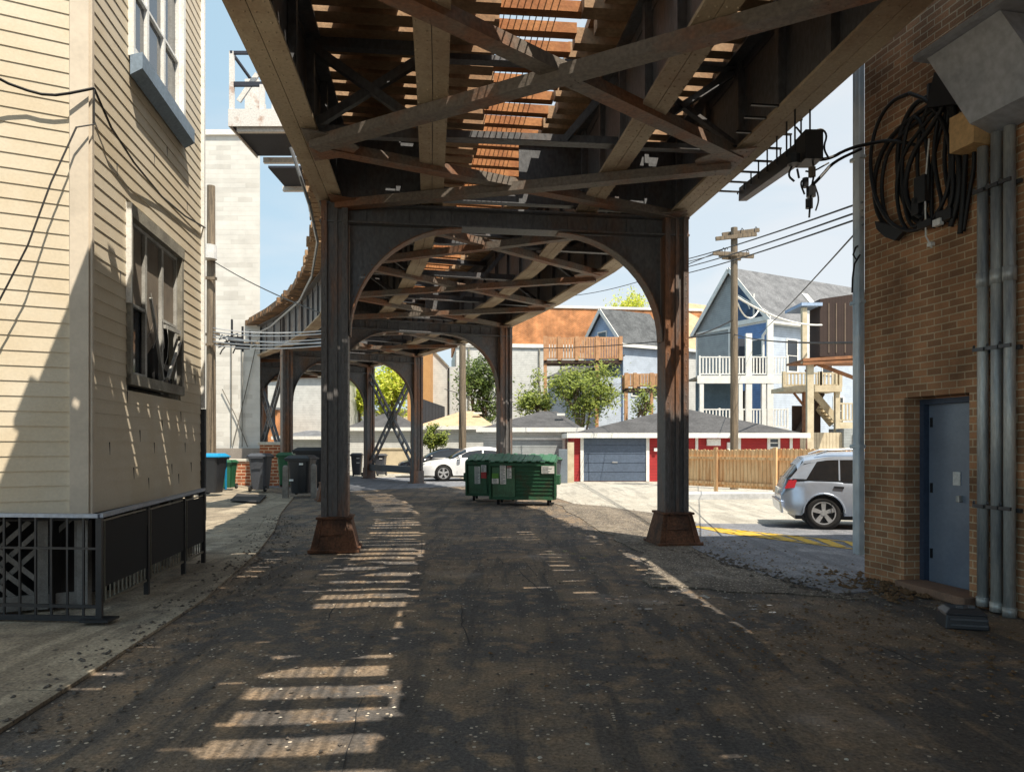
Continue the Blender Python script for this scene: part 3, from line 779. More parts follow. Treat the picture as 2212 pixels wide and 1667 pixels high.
for k in range(24): mb.beam(o2 + dAB * (.1 + k * .18) + Vector((0, 0, .04)), o2 + dAB * (.1 + k * .18) + Vector((0, 0, .93)), .16, .03, up=nAB)
mb.beam(HA - nAB * .5 + Vector((0, 0, .92)), HB - nAB * .5 + Vector((0, 0, .92)), 1.0, .02)
mb.build('dark_skirt', mat('black_board', srgb(44, 44, 46), .8), house)
mb = MB()
for t in (.15, 1.4, 2.7, 3.8): mb = MB(); mb.beam(HA + dAB * t - nAB * .1 + Vector((0, 0, .04)), HA + dAB * t - nAB * .1 + Vector((0, 0, .97)), .1, .1, up=nAB); mb.build('stair_post', lat_m, house)
# black iron railing round the stairwell
RP = Vector((-3.77, 6.77, 0)); RE = Vector((-4.2, 10.08, 0)); RL = Vector((-6.4, 7.0, 0))
rg = thing('iron_railing', 'black iron railing with mesh panels around the house stairwell', 'railing', tuple(RP))
def up_(p, z): return p + Vector((0, 0, z))
mb = MB(); mb.beam(up_(RP, 1.0), up_(RE, 1.04), .06, .035); mb.beam(up_(RP, 1.0), up_(RL, 1.0), .06, .035); mb.build('top_rail', mat('worn_rail', srgb(150, 160, 176), .35, metal=.6, bump=.05), rg)
ax = (RE - RP); nR = Vector((ax.y, -ax.x, 0)).normalized()
for t in (0, .36, .74, 1.0):
    mb = MB(); mb.beam(up_(RP + ax * t, .045), up_(RP + ax * t, .98), .05, .05, up=nR)
    mb.build('post', m_black, rg)
mb = MB(); mb.box(up_(RP, .055), (.26, .2, .02)); mb.build('base_plate', m_black, rg)
for a, b in ((0, .36), (.36, .74), (.74, 1.0)):
    p, q = RP + ax * (a + .012), RP + ax * (b - .012)
    mb = MB(); mb.beam(up_(p, .79), up_(q, .80), .03, .02); mb.beam(up_(p, .20), up_(q, .20), .03, .025); mb.beam(up_(p, .95), up_(q, .96), .02, .015)
    mb.beam(up_(p + nR * .026, .2), up_(p + nR * .026, .95), .008, .012, up=nR)
    k = 0; L = (q - p).length
    while k * .1 < L: mb.beam(up_(p + ax.normalized() * k * .1, .21), up_(p + ax.normalized() * k * .1, .78), .012, .012, up=nR); k += 1
    f = mb.build('panel_frame', mat('edge_iron', srgb(120, 116, 104), .4, metal=.5, bump=.05), rg)
    pn = MB(); pn.beam(up_((p + q) / 2 + nR * .012, .34), up_((p + q) / 2 + nR * .012, .94), L - .02, .008, up=nR)
    pn.build('mesh_panel', mat('black_mesh', srgb(12, 13, 15), .8, bump=.3, bscale=160), f)
axl = RL - RP
mb = MB(); mb.beam(up_(RP, .70), up_(RL, .70), .02, .02); mb.beam(up_(RP, .17), up_(RL, .17), .02, .03); mb.beam(up_(RP, .06), up_(RL, .06), .03, .05)
k = 1
while k * .155 < axl.length: mb.beam(up_(RP + axl.normalized() * k * .155, .05), up_(RP + axl.normalized() * k * .155, .98), .018, .018); k += 1
mb.build('pickets', m_black, rg)
# cable looped across the house
cb = MB(); hk = HA + nAB * .05 + nAC * .05 + Vector((0, 0, 5.11))
l0 = HC + nAC * .08; 
cb.tube([W(-60, 140, 6.58), W(18, 181, 6.8), W(60, 196, 6.9), W(90, 204, 6.95), W(120, 206, 7.0), W(150, 202, 7.05), hk], .014, 5)
tag(cb.build('sagging_cable', m_cable), 'black cable sagging across the upper cream siding to the corner hook', 'cable')
cb = MB(); cb.tube([hk, hk - Vector((0, 0, .35)), W(165, 275, 7.05), W(110, 395, 6.9), W(60, 530, 6.77), W(18, 612, 6.7), W(-60, 760, 6.58)], .009, 5)
tag(cb.build('slack_wire', m_cable), 'thin wire running down the sunlit face of the cream house', 'wire')
cb = MB(); cb.tube([hk, W(240, 275, 7.55), W(290, 352, 8.2), W(350, 425, 9.3), W(400, 467, 10.3), W(443, 492, 11.3)], .012, 5)
tag(cb.build('drop_wire', m_cable), 'thin wire crossing the alley side of the cream house down to its far corner', 'wire')

# ---------------------------------------------------------------- brick building (right)
b_brown = brick('brown_brick', srgb(194, 142, 102), srgb(150, 112, 82), srgb(204, 184, 152), bw=.205, bh=.078, ms=.0075)
BC = Vector((4.38, 9.2, 0)); dB = Vector((.2225, -1, 0)).normalized(); nB = Vector((-dB.y, dB.x, 0))
if nB.x > 0: nB = -nB
bb = thing('brick_building', 'tall brown brick building with blue door at the right edge', 'building', tuple(BC), math.atan2(dB.y, dB.x))
def bt(px):
    k = (px - CX) / FPX; return (BC.x - k * BC.y) / (k * dB.y - dB.x)
t0, t1 = bt(1953), bt(2094); BHT = 8.5; ZD = 2.19; TB = bt(2290)
P = lambda t, z, n=0: BC + dB * t + nB * n + Vector((0, 0, z))
mb = MB(); th = .42
def wall(a, b, z0, z1): mb.prism([P(a, z0, 0), P(b, z0, 0), P(b, z0, -th), P(a, z0, -th)], (0, 0, z1 - z0))
wall(0, t0, -.05, BHT); wall(t1, TB, -.05, BHT); wall(t0, t1, ZD, BHT)
# return walls and the part behind the camera
e = P(TB, 0, 0); e2 = Vector((e.x + .62, -7, 0))
mb.prism([e, e2, e2 + Vector((th, 0, 0)), e + Vector((th, 0, 0))], (0, 0, BHT))
c2 = P(0, 0, -th)
mb.prism([c2, c2 + Vector((9, .8, 0)), c2 + Vector((9, .4, 0)), c2 + dB * .4], (0, 0, BHT))
mb.build('brick_wall', b_brown, bb)
mb = MB(); mb.prism([P(0, BHT, .03), P(TB, BHT, .03), e2 + Vector((-.03, 0, BHT)), e2 + Vector((9, 0, BHT)), c2 + Vector((9, .8, BHT))], (0, 0, .15)); mb.build('roof', m_greyfr, bb)
mb = MB()
mb.beam(P(t0 + .03, 0, -.27), P(t0 + .03, ZD - .02, -.27), .06, .12, up=nB); mb.beam(P(t1 - .02, 0, -.29), P(t1 - .02, ZD - .02, -.29), .04, .1, up=nB); mb.beam(P(t0 + .06, ZD - .05, -.27), P(t1 - .04, ZD - .05, -.27), .12, .06)
m_door = mat('blue_door_paint', srgb(124, 136, 152), .3, srgb(104, 116, 134), .6, 1.6, .04, 30, fine=.06)
fr = mb.build('door_frame', mat('blue_frame', srgb(62, 76, 98), .5, bump=.04), bb)
mb = MB(); mb.beam(P((t0 + t1) / 2 + .01, .03, -.31), P((t0 + t1) / 2 + .01, ZD - .08, -.31), t1 - t0 - .09, .05, up=nB)
dr = mb.build('door', m_door, bb)
mb = MB(); tt = bt(2020) ; mb.beam(P(tt, 1.20, -.28), P(tt, 1.35, -.28), .1, .012, up=nB); mb.build('door_plate', m_white, dr, bevel=.004)
mb = MB(); mb.prism([P(t0 - .03, 0, -.25), P(t1 + .1, 0, -.25), P(t1 + .1, 0, .16), P(t0 - .03, 0, .1)], (0, 0, .09)); mb.build('door_step', mat('step_stone', srgb(150, 120, 100), .9, srgb(110, 92, 80), .6, 5, .2), bb, bevel=.01)
# downspout at the corner
mb = MB(); q = P(-.055, 0, .0)
mb.beam(P(-.03, .28, .045), P(-.03, 7.2, .045), .075, .085, up=nB, ); mb.beam(P(-.115, .28, .03), P(-.115, 7.2, .03), .06, .07, up=nB)
for z in (1.6, 3.4, 5.2): mb.beam(P(-.08, z, .03), P(-.08, z + .05, .03), .2, .11, up=nB)
mb.build('downspout', mat('downspout_metal', srgb(222, 228, 230), .3, srgb(90, 150, 190), .9, .35, .03, metal=.1, stretch=(1, 1, .8)), bb, bevel=.012)
# conduits with clamps
cm = mat('galvanised', srgb(196, 196, 190), .4, srgb(130, 136, 142), .8, 2, .08, metal=.3, stretch=(3, 3, .4))
cond = [bt(2136), bt(2166), bt(2194)]
for i, t in enumerate(cond):
    mb = MB(); zb = (.04, .02, .0)[i]
    mb.tube([P(t, zb, .07), P(t, 2.0, .07), P(t, 4.7, .07)], .052, 12); mb.tube([P(t, 3.22, .07), P(t, 3.36, .07)], .062, 12); mb.tube([P(t, zb, .07), P(t, zb + .09, .07)], .062, 12)
    mb.build('conduit', cm, bb, smooth=True)
for z in (4.16, 2.58, 1.02):
    mb = MB(); mb.beam(P(cond[0] - .08, z, .02), P(cond[-1] + .08, z, .02), .04, .04)
    for t in cond: mb.beam(P(t, z, .125), P(t, z + .035, .125), .13, .02, up=nB); mb.dot(P(t - .06, z + .05, .12), .02, nB)
    mb.build('clamp', mat('clamp_steel', srgb(90, 90, 92), .4, metal=.6, bump=0), bb)
# sheet metal hood over the conduits
hm = mat('hood_metal', srgb(172, 176, 184), .5, srgb(140, 146, 156), .6, 1, .05, metal=.25)
mb = MB(); hz0, hz1 = 4.70, 5.55
a, b = bt(2150), bt(2330)
mb.prism([P(a, hz0, .02), P(a - .27, hz1, .02), P(a - .27, hz1, .55), P(a, hz0 + .1, .30)], dB * (b - a)); hood = mb.build('metal_hood', hm, bb)
mb = MB(); mb.beam(P(a - .36, hz1 + .03, .3), P(b, hz1 + .03, .3), .68, .05); mb.build('hood_cap', hm, hood)
mb = MB(); mb.beam(P(a - .14, 4.62, .14), P(a - .14, 4.98, .14), .30, .25, up=nB); mb.build('wooden_block', mat('pale_board', srgb(208, 170, 120), .8, bump=.1), bb)
mb = MB(); mb.beam(P(a - .62, hz1 - .12, .1), P(a - .1, hz1 - .3, .1), .2, .34); mb.build('cable_box', m_black, bb)
# upper window at the far right top
mb = MB(); mb.beam(P(bt(2195), 6.3, .01), P(bt(2195), 8.4, .01), .3, .03, up=nB); mb.build('dark_window', m_glass, bb)
# bundle of black cables
cc = thing('cable_coil', 'tangle of thick black cables hung on the brown brick wall', 'cable coil', tuple(P(bt(2000), 0, 0)))
def wallpt(px, py, n=.06):
    t = bt(px); p = P(t, 0, n); return Vector((p.x, p.y, CAMH + (HY - py) / FPX * p.y))
loops = [
 [(2060, 205), (1995, 240), (1925, 300), (1897, 370), (1896, 430), (1910, 480), (1945, 500)],
 [(2060, 210), (2010, 250), (1935, 310), (1915, 380), (1918, 450), (1940, 495)],
 [(2065, 210), (2020, 260), (1965, 330), (1950, 400), (1958, 470), (1975, 498)],
 [(2065, 215), (2035, 270), (1990, 330), (1972, 400), (1985, 455), (2010, 470)],
 [(2070, 212), (2045, 290), (2030, 350), (2028, 420), (2030, 480)],
 [(2072, 215), (2062, 300), (2060, 370), (2075, 440), (2070, 480)],
 [(2078, 215), (2085, 290), (2098, 360), (2095, 430), (2078, 490)],
 [(2085, 215), (2098, 280), (2085, 340), (2088, 430), (2060, 488)],
 [(2088, 210), (2120, 290), (2122, 360), (2110, 420), (2098, 500)],
 [(2092, 212), (2112, 270), (2105, 350), (2100, 450), (2094, 505)],
 [(2070, 215), (2050, 250), (2040, 330), (2048, 390), (2062, 450), (2040, 492)],
]
for a_, b_, cx_, cy_ in ((92, 150, 1992, 352), (70, 140, 2020, 350), (48, 138, 2046, 352), (30, 120, 2000, 372)):
    loops.append([(cx_ + a_ * math.sin(q * .4488) * (1 if q < 7 else .95), cy_ - b_ * math.cos(q * .4488)) for q in range(15)])
for i, lp in enumerate(loops):
    mb = MB(); n = .05 + .022 * (i % 4); pts = [wallpt(x - 8 if i > 3 else x, y, n) for x, y in lp]
    # smooth
    for _ in range(2):
        q = [pts[0]]
        for u, v in zip(pts, pts[1:]): q += [u * .75 + v * .25, u * .25 + v * .75]
        pts = q + [pts[-1]]
    mb.tube(pts, .022 if i % 3 else .028, 7); mb.build('cable', m_cable, cc, smooth=True)
for x0, y0, w, h in ((2010, 440, .16, .30), (2062, 478, .2, .12), (2020, 492, .2, .08), (2000, 465, .1, .2)):
    mb = MB(); p = wallpt(x0, y0, .1); mb.beam(p, p + Vector((0, 0, h)), w, .1, up=nB); mb.build('junction', m_black, cc, bevel=.01)
mb = MB(); mb.prism([wallpt(1908, 478, .12), wallpt(1975, 494, .12), wallpt(1952, 520, .12), wallpt(1930, 512, .12), wallpt(1912, 495, .12)], -nB * .06); mb.build('cable_head', m_black, cc)
mb = MB()
for k in range(9):
    p = wallpt(2030 + k * 9, 214 - k * 3 + (k % 3) * 8, .12); mb.tube([p, p + Vector((0, 0, .16))], .035, 6)
mb.build('cable_clamps', m_black, cc)
mb = MB(); mb.tube([wallpt(2024, 300, .1), wallpt(2020, 400, .13), wallpt(2020, 510, .12), wallpt(2030, 535, .1)], .009, 5)
p = wallpt(2028, 532, .1); mb.beam(p, p + Vector((0, 0, .04)), .06, .05, up=nB); p = wallpt(2052, 488, .15); mb.beam(p, p + Vector((0, 0, .07)), .1, .05, up=nB)
mb.build('pale_lead', m_white, cc)
# trap lying by the door
tr = thing('bait_box', 'small dark plastic box on the ground beside the blue door step', 'box', tuple(G(2078, 1358)), -.25)
b0 = G(2078, 1352); mb = MB(); mb.frustum((b0.x, b0.y, .0), (.36, .30), (.33, .27), .13, -.25); mb.frustum((b0.x, b0.y, .13), (.35, .29), (.25, .2), .05, -.25); mb.build('body', mat('dark_plastic', srgb(50, 52, 56), .4, bump=.05), tr, bevel=.012)
mb = MB()
for k in (.045, .095): mb.box((b0.x - .03, b0.y - .155, k), (.3, .02, .016), -.25)
mb.box((b0.x - .06, b0.y - .06, .185), (.05, .03, .03), -.25); mb.box((b0.x + .05, b0.y - .06, .185), (.05, .03, .03), -.25); mb.build('ribs', mat('grey_plastic', srgb(96, 98, 102), .4, bump=0), tr)

# small fittings on the blue door
mb = MB()
for z in (.35, 1.1, 1.85): mb.beam(P(t0 + .10, z, -.279), P(t0 + .10, z + .11, -.279), .03, .014, up=nB)
mb.build('hinges', m_black, dr)
mb = MB(); mb.beam(P(bt(2028), 1.02, -.262), P(bt(2028), 1.09, -.262), .05, .05, up=nB); mb.build('lock', cm, dr, bevel=.006)
# ---------------------------------------------------------------- background buildings
def sid(name, c, per=.14, dk=.72, **k): return lined(mat(name, c, .8, **k), 'Z', per, .022, dk)
s_white = sid('white_siding', srgb(206, 207, 204)); s_blue = sid('blue_siding', srgb(160, 182, 212)); s_grey = sid('grey_siding', srgb(160, 166, 168))
s_pale = sid('pale_blue_siding', srgb(186, 198, 214)); s_red = sid('red_siding', srgb(166, 46, 48))
r_grey = lined(mat('grey_shingle', srgb(118, 120, 124), .95, srgb(92, 94, 98), .8, 1.5, .3, 12, fine=.3), 'Z', .12, .015, .75)
r_dkgrey = lined(mat('slate_shingle', srgb(92, 95, 98), .95, srgb(64, 67, 70), .8, 1.5, .3, 12, fine=.4), 'Z', .1, .015, .7)
r_dark = lined(mat('dark_shingle', srgb(84, 84, 86), .95, srgb(66, 66, 68), .8, 1.5, .3, 12, fine=.3), 'Z', .07, .012, .7)
r_tan = lined(mat('tan_shingle', srgb(196, 170, 138), .95, srgb(176, 150, 120), .8, 1.5, .3, 12, fine=.2), 'Z', .08, .012, .8)
m_brwood = mat('brown_wood', srgb(150, 104, 72), .85, srgb(112, 78, 56), .7, 3, .2)
m_tanwood = mat('tan_wood', srgb(204, 192, 166), .85, srgb(174, 160, 132), .6, 3, .2)
m_dkbox = lined(mat('dark_brown_boards', srgb(58, 44, 40), .85, bump=.1), 'U', .14, .012, .5)

def bld(name, label, cat, N, rz, group=None): return thing(name, label, cat, N, rz, group)
def LF(t):   # local frame helper of a thing -> world point function
    M = MW[t.name]
    return lambda x, y, z: M @ Vector((x, y, z))
def lbox(t, x0, x1, y0, y1, z0, z1, mb=None):
    """box in the thing's own axes"""
    F = LF(t); mb = mb or MB()
    vs = [F(x, y, z) for z in (z0, z1) for x, y in ((x0, y0), (x1, y0), (x1, y1), (x0, y1))]
    return mb.add(vs, [(3, 2, 1, 0), (4, 5, 6, 7), (0, 1, 5, 4), (1, 2, 6, 5), (2, 3, 7, 6), (3, 0, 4, 7)])
def lwin(t, parent, x, z, w, h, y=0, side='y', fm=None, gm=None, name='window'):
    """window proud of a wall; side y: wall faces -y; side x: wall faces -x"""
    fm = fm or m_white; gm = gm or m_glass
    B = lambda a0, a1, n0, n1, z0, z1, mb: lbox(t, a0, a1, y - n1, y - n0, z0, z1, mb) if side == 'y' else lbox(t, y - n1, y - n0, a0, a1, z0, z1, mb)
    mb = MB(); f = .09
    B(x - w / 2 - f, x - w / 2, 0, .06, z - f, z + h + f, mb); B(x + w / 2, x + w / 2 + f, 0, .06, z - f, z + h + f, mb)
    B(x - w / 2, x + w / 2, 0, .06, z - f, z, mb); B(x - w / 2, x + w / 2, 0, .06, z + h, z + h + f, mb)
    B(x - w / 2, x + w / 2, 0, .035, z + h * .5 - .02, z + h * .5 + .02, mb)
    o = mb.build(name, fm, parent); mb = MB(); B(x - w / 2, x + w / 2, 0, .015, z, z + h, mb); mb.build('pane', gm, o); return o
def gable_house(name, label, N, rz, L, Wd, ez, rg_, wm, gm, rm, oh=.25, trim=None, group=None):
    """ridge runs along local x, gable on x=0 faces -x, eave wall on y=0 faces -y"""
    t = bld(name, label, 'house', N, rz, group); F = LF(t); mid = Wd / 2
    mb = MB(); lbox(t, .02, L, 0, Wd, 0, ez, mb); mb.build('wall', wm, t)
    mb = MB(); mb.prism([F(0, .01, 0), F(0, Wd - .01, 0), F(0, Wd - .01, ez), F(0, mid, rg_ - .06), F(0, .01, ez)], F(.02, 0, 0) - F(0, 0, 0)); mb.build('gable_wall', gm, t)
    mb = MB(); mb.prism([F(L - .02, .01, 0), F(L - .02, Wd - .01, 0), F(L - .02, Wd - .01, ez), F(L - .02, mid, rg_ - .06), F(L - .02, .01, ez)], F(.02, 0, 0) - F(0, 0, 0)); mb.build('gable_wall', gm, t)
    sl = (rg_ - ez) / mid; mb = MB(); th = .14
    for s_ in (0, 1):
        y0, y1 = (-oh, mid) if s_ == 0 else (Wd + oh, mid); z0 = ez - oh * sl
        mb.prism([F(-oh, y0, z0 + .02), F(-oh, y1, rg_), F(-oh, y1, rg_ + th), F(-oh, y0, z0 + th)], F(L + 2 * oh, 0, 0) - F(0, 0, 0))
    rf = mb.build('roof', rm, t); trim = trim or m_white
    mb = MB()
    for y0 in (-oh, Wd + oh):
        z0 = ez - oh * sl; mb.beam(F(-oh - .03, y0, z0 + .0), F(-oh - .03, mid, rg_ + .0), .05, .26)
    lbox(t, -oh, L + oh, -oh - .05, -oh - .005, ez - oh * sl - .12, ez - oh * sl + .1, mb); mb.build('fascia', trim, t)
    return t, F, rf
ROT = math.atan2(.496, .868)
# blue-grey house on the right
t, F, rf = gable_house('blue_house', 'tall blue and white sided house with grey gable roof and stacked porches', (15.7, 45, 0), ROT, 15, 6.3, 9.3, 12.9, s_pale, s_grey, r_grey)
for x in (5.2, 8.2, 10.8):
    mb = MB(); y = 1.0; z = 9.3 + y * (3.6 / 3.15) + .17; mb.prism([F(x, y, z), F(x + .55, y, z), F(x + .55, y + .9, z + .9 * 1.143), F(x, y + .9, z + .9 * 1.143)], (0, 0, .06)); mb.build('skylight', m_white, rf)
for x in (1.9, 8.4): lwin(t, t, x, 6.2, .9, 1.9)
for x in (3.9, 6.3, 10): lwin(t, t, x, 3.0, .9, 1.7)
lwin(t, t, 5.2, 6.2, .9, 1.9); mb = MB(); mb.tube([F(-.3, -.36, 8.98), F(15.2, -.36, 8.98)], .07, 6); mb.build('gutter', m_white, t)
# flat panel coloured as the blue shade of the loft recess, with rail, in the right half of the gable
mb = MB(); mb.prism([F(-.03, .35, 9.3), F(-.03, 3.0, 9.3), F(-.03, 3.0, 12.4), F(-.03, .55, 9.6)], F(-.02, 0, 0) - F(0, 0, 0)); lo = mb.build('loft_opening', mat('loft_shade', srgb(70, 96, 128), .7, srgb(40, 48, 62), .8, .8, .1), t)
mb = MB(); mb.beam(F(-.12, 3.1, 9.35), F(-.12, -.1, 9.35), .1, .28); mb.beam(F(-.1, 1.2, 9.4), F(-.1, 1.2, 11.0), .09, .09); mb.beam(F(-.12, 2.9, 11.4), F(-.12, .1, 9.7), .06, .08)
for y in (1.5, 2.2): mb.beam(F(-.12, y, 10.1), F(-.3, y + .1, 10.6), .05, .05)
mb.build('loft_trim', m_white, t)
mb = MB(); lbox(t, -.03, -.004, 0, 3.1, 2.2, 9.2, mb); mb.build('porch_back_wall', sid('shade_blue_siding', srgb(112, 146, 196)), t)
for y in (3.25, 6.2): mb = MB(); lbox(t, -.05, -.004, y, y + .12, 2.2, 9.15, mb); mb.build('corner_board', m_white, t)
mb = MB(); lbox(t, -.06, -.004, .02, 6.3, 9.1, 9.26, mb); mb.build('belt_board', m_white, t)
lwin(t, t, 1.0, 6.2, .8, 1.9, y=-.03, side='x')
mb = MB(); mb.tube([F(-.2, -.15, 9.0), F(-.2, -.1, 8.8), F(-.25, .35, 8.3), F(-.25, .35, 2.5)], .09, 8); mb.build('downpipe', m_white, t)
# porches in front of the gable
def railing(mb, a, b, h, n, pw=.09, bw=.045, top=.07, bot=.12, p0=True):
    a, b = Vector(a), Vector(b); L = (b - a).length; d = (b - a) / L; up = Vector((0, 0, 1)); nrm = d.cross(up)
    e = d * pw / 2; mb.beam(a + up * h + e, b + up * h - e, .08, top); mb.beam(a + up * bot + e, b + up * bot - e, .05, .07)
    k = max(1, int(L / n))
    for i in range(1, k): mb.beam(a + d * L * i / k + up * bot, a + d * L * i / k + up * (h - top / 2), bw, bw * .8, up=nrm)
    for p in ((a, b) if p0 else (b,)): mb.beam(p, p + up * (h + .08), pw, pw, up=nrm)
pf = thing('white_porch', 'two level white railed back porch on the blue house', 'porch', (10.6, 42, 0))
Yp = 42.0; X = lambda px, Y=None: (px - CX) / FPX * (Y or Yp); Z = lambda py, Y=None: CAMH + (HY - py) / FPX * (Y or Yp)
for i, (zy, ry) in enumerate(((812, 771), (925, 884))):
    z0 = Z(zy); h = Z(ry) - z0
    mb = MB(); mb.span(X(1508), X(1702), Yp, Yp + 2.4, z0 - .12, z0); mb.build('porch_floor', m_greyfr, pf)
    mb = MB(); mb.span(X(1506), X(1704), Yp - .04, Yp, z0 - .42, z0 + .02); mb.build('fascia', m_white, pf)
    mb = MB()
    for p, q in ((1512, 1555), (1555, 1612), (1622, 1662), (1668, 1702)): railing(mb, (X(p), Yp + .06, z0), (X(q), Yp + .06, z0), h, .17, bw=.07, p0=(p != 1555))
    mb.build('railing', m_white, pf)
for px, y0, y1 in ((1516, 812, 960), (1618, 720, 960), (1664, 690, 960), (1600, 812, 925), (1650, 812, 925)):
    mb = MB(); w = .34 if px in (1618, 1664) else .22; mb.span(X(px) - w / 2, X(px) + w / 2, Yp - .02, Yp + .2, Z(y1) if y1 < 950 else 0, Z(y0)); mb.build('post', m_white, pf)
mb = MB(); mb.span(X(1600), X(1622), Yp + .5, Yp + 1.1, Z(812), Z(812) + 2.2); mb.span(X(1655), X(1668), Yp + 1.2, Yp + 2, Z(812), Z(812) + 1.2); mb.build('porch_clutter', mat('dark_clutter', srgb(60, 66, 78), .8), pf)
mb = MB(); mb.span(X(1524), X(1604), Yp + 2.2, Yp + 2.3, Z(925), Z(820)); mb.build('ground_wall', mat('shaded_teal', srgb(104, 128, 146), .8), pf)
mb = MB(); mb.span(X(1628), X(1648), Yp + 2.15, Yp + 2.25, Z(925), Z(838)); mb.build('door', mat('dark_room', (1, 1, 1)), pf)
# tan wooden stair and landing
st = thing('wooden_stair', 'tan wooden landing and stair beside the blue house', 'stair', (15, 38, 0))
Yp = 38.0
mb = MB(); mb.span(X(1692), X(1818), Yp, Yp + 1.8, Z(845), Z(836)); mb.span(X(1692), X(1818), Yp - .04, Yp, Z(846), Z(832)); mb.build('landing', m_tanwood, st)
mb = MB(); railing(mb, (X(1694), Yp + .05, Z(836)), (X(1772), Yp + .05, Z(836)), .72, .17, bw=.08, pw=.16); railing(mb, (X(1774), Yp + .05, Z(836)), (X(1816), Yp + .05, Z(836)), .72, .19, bw=.09, pw=.16)
mb.build('railing', m_tanwood, st)
for px, y0 in ((1743, 846), (1812, 806)):
    mb = MB(); mb.span(X(px) - .12, X(px) + .12, Yp + .1, Yp + .34, 0, Z(y0)); mb.build('post', m_tanwood if px > 1800 else m_brwood, st)
mb = MB(); mb.beam((X(1743), Yp + .2, Z(880)), (X(1718), Yp + .2, Z(848)), .1, .1); mb.build('knee_brace', m_brwood, st)
a, b = Vector((X(1772), Yp + .8, Z(846))), Vector((X(1830), Yp + .8, Z(915)))
mb = MB(); mb.beam(a, b, .08, .34); mb.beam(a + Vector((0, 1, 0)), b + Vector((0, 1, 0)), .08, .34)
for i in range(10): mb.box(a.lerp(b, i / 9) + Vector((0, .5, .1)), (.28, 1, .05))
mb.build('stair_flight', m_tanwood, st)
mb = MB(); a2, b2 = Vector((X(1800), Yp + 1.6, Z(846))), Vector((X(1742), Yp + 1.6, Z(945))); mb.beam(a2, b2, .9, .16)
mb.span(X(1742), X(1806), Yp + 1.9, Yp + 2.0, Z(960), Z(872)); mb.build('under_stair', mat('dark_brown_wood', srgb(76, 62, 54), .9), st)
mb = MB(); railing(mb, (X(1818), Yp + .3, Z(912)), (X(1870), Yp + .3, Z(912)), .98, .17, bw=.08); mb.build('lower_railing', m_tanwood, st)
mb = MB(); mb.span(X(1814), X(1870), Yp + .28, Yp + .5, Z(925), Z(911)); mb.build('lower_deck', m_tanwood, st)
mb = MB()
for k in range(15): mb.span(X(1712) + k * .165, X(1712) + k * .165 + .15, Yp - .6, Yp - .56, 0, Z(934, Yp - .6) if k > 1 else Z(938, Yp - .6))
tf = thing('board_fence', 'tan vertical board screen below the wooden stair', 'fence', (15, 37.4, 0)); mb.build('boards', m_tanwood, tf)
mb = MB(); mb.span(X(1700), X(1797), Yp - .64, Yp - .6, Z(972), Z(968)); mb.build('rail', m_tanwood, tf)
gs = thing('grey_shed', 'small pale grey shed door seen under the far stair', 'shed', (17.2, 37, 0))
mb = MB(); mb.span(X(1808), X(1900), 37.2, 39, 0, Z(925, 37)); mb.build('wall', s_grey, gs); mb = MB(); mb.span(X(1826), X(1870), 37.14, 37.2, .1, Z(938, 37)); mb.build('door', s_white, gs)
# raised brown box on posts
bx = thing('brown_enclosure', 'dark brown boarded enclosure raised on wooden beams behind the downspout', 'enclosure', (14, 34, 0))
Yp = 34.0
mb = MB(); mb.prism([(X(1771), Yp, Z(770)), (X(1900), Yp, Z(770)), (X(1900), Yp, Z(627)), (X(1771), Yp, Z(646))], (0, 2.2, 0)); box_ = mb.build('boarding', m_dkbox, bx)
mb = MB()
for px in (1790, 1806, 1825, 1844): mb.span(X(px) - .02, X(px) + .02, Yp - .03, Yp, Z(762), Z(655))
mb.build('batten', mat('pale_batten', srgb(120, 104, 90), .8), box_)
mb = MB(); mb.beam((X(1733), Yp - .05, Z(778)), (X(1900), Yp - .05, Z(768)), .1, .14); mb.beam((X(1733), Yp - .05, Z(786)), (X(1900), Yp - .05, Z(778)), .1, .12); mb.span(X(1733), X(1900), Yp, Yp + 2, Z(778) - .05, Z(776)); mb.build('floor_beams', m_brwood, bx)
mb = MB(); mb.span(X(1734), X(1744), Yp + .02, Yp + .24, Z(784), Z(664)); mb.build('post', m_tanwood, bx)
mb = MB(); mb.span(X(1744), X(1750), Yp + .06, Yp + .2, Z(776), Z(670)); mb.build('white_post', m_white, bx)
mb = MB(); mb.span(X(1730), X(1775), Yp - .1, Yp + 2, Z(661), Z(654)); mb.build('canopy', s_blue, bx)
mb = MB(); mb.beam((X(1770), Yp + .3, Z(784)), (X(1870), Yp + .3, Z(822)), .1, .16); mb.beam((X(1745), Yp + .3, Z(800)), (X(1772), Yp + .3, Z(784)), .1, .1); mb.build('stair_stringer', m_brwood, bx)
mb = MB(); mb.span(X(1746), X(1760), Yp + .1, Yp + .3, 0, Z(786)); mb.build('lower_post', m_tanwood, bx)

# middle houses
t, F, rf = gable_house('white_house', 'small white house with blue gable window behind the wooden deck', (7.5, 50, 0), ROT, 4.0, 4.6, 8.6, 11.05, s_pale, s_blue, r_dkgrey)
lwin(t, t, 2.3, 8.3, .9, 1.2, side='x')
for x in (1.1, 2.9): lwin(t, t, x, 5.0, .7, 1.4)
lwin(t, t, 1.6, 1.6, .8, 1.5)
mb = MB(); lbox(t, -3.2, 0, .2, 4.4, 0, 6.2, mb); mb.build('rear_wing', s_pale, t)
mb = MB(); mb.prism([F(-3.5, -.2, 6.2), F(-3.5, 4.6, 6.2), F(0, 4.6, 7.6), F(0, -.2, 7.6)], (0, 0, .12)); mb.build('wing_roof', r_dark, t)
t, F, rf = gable_house('tan_roofed_house', 'white sided house with tan roof behind the right steel column', (13.6, 57, 0), ROT, 9, 6.4, 9.2, 13.2, s_white, s_white, r_tan)
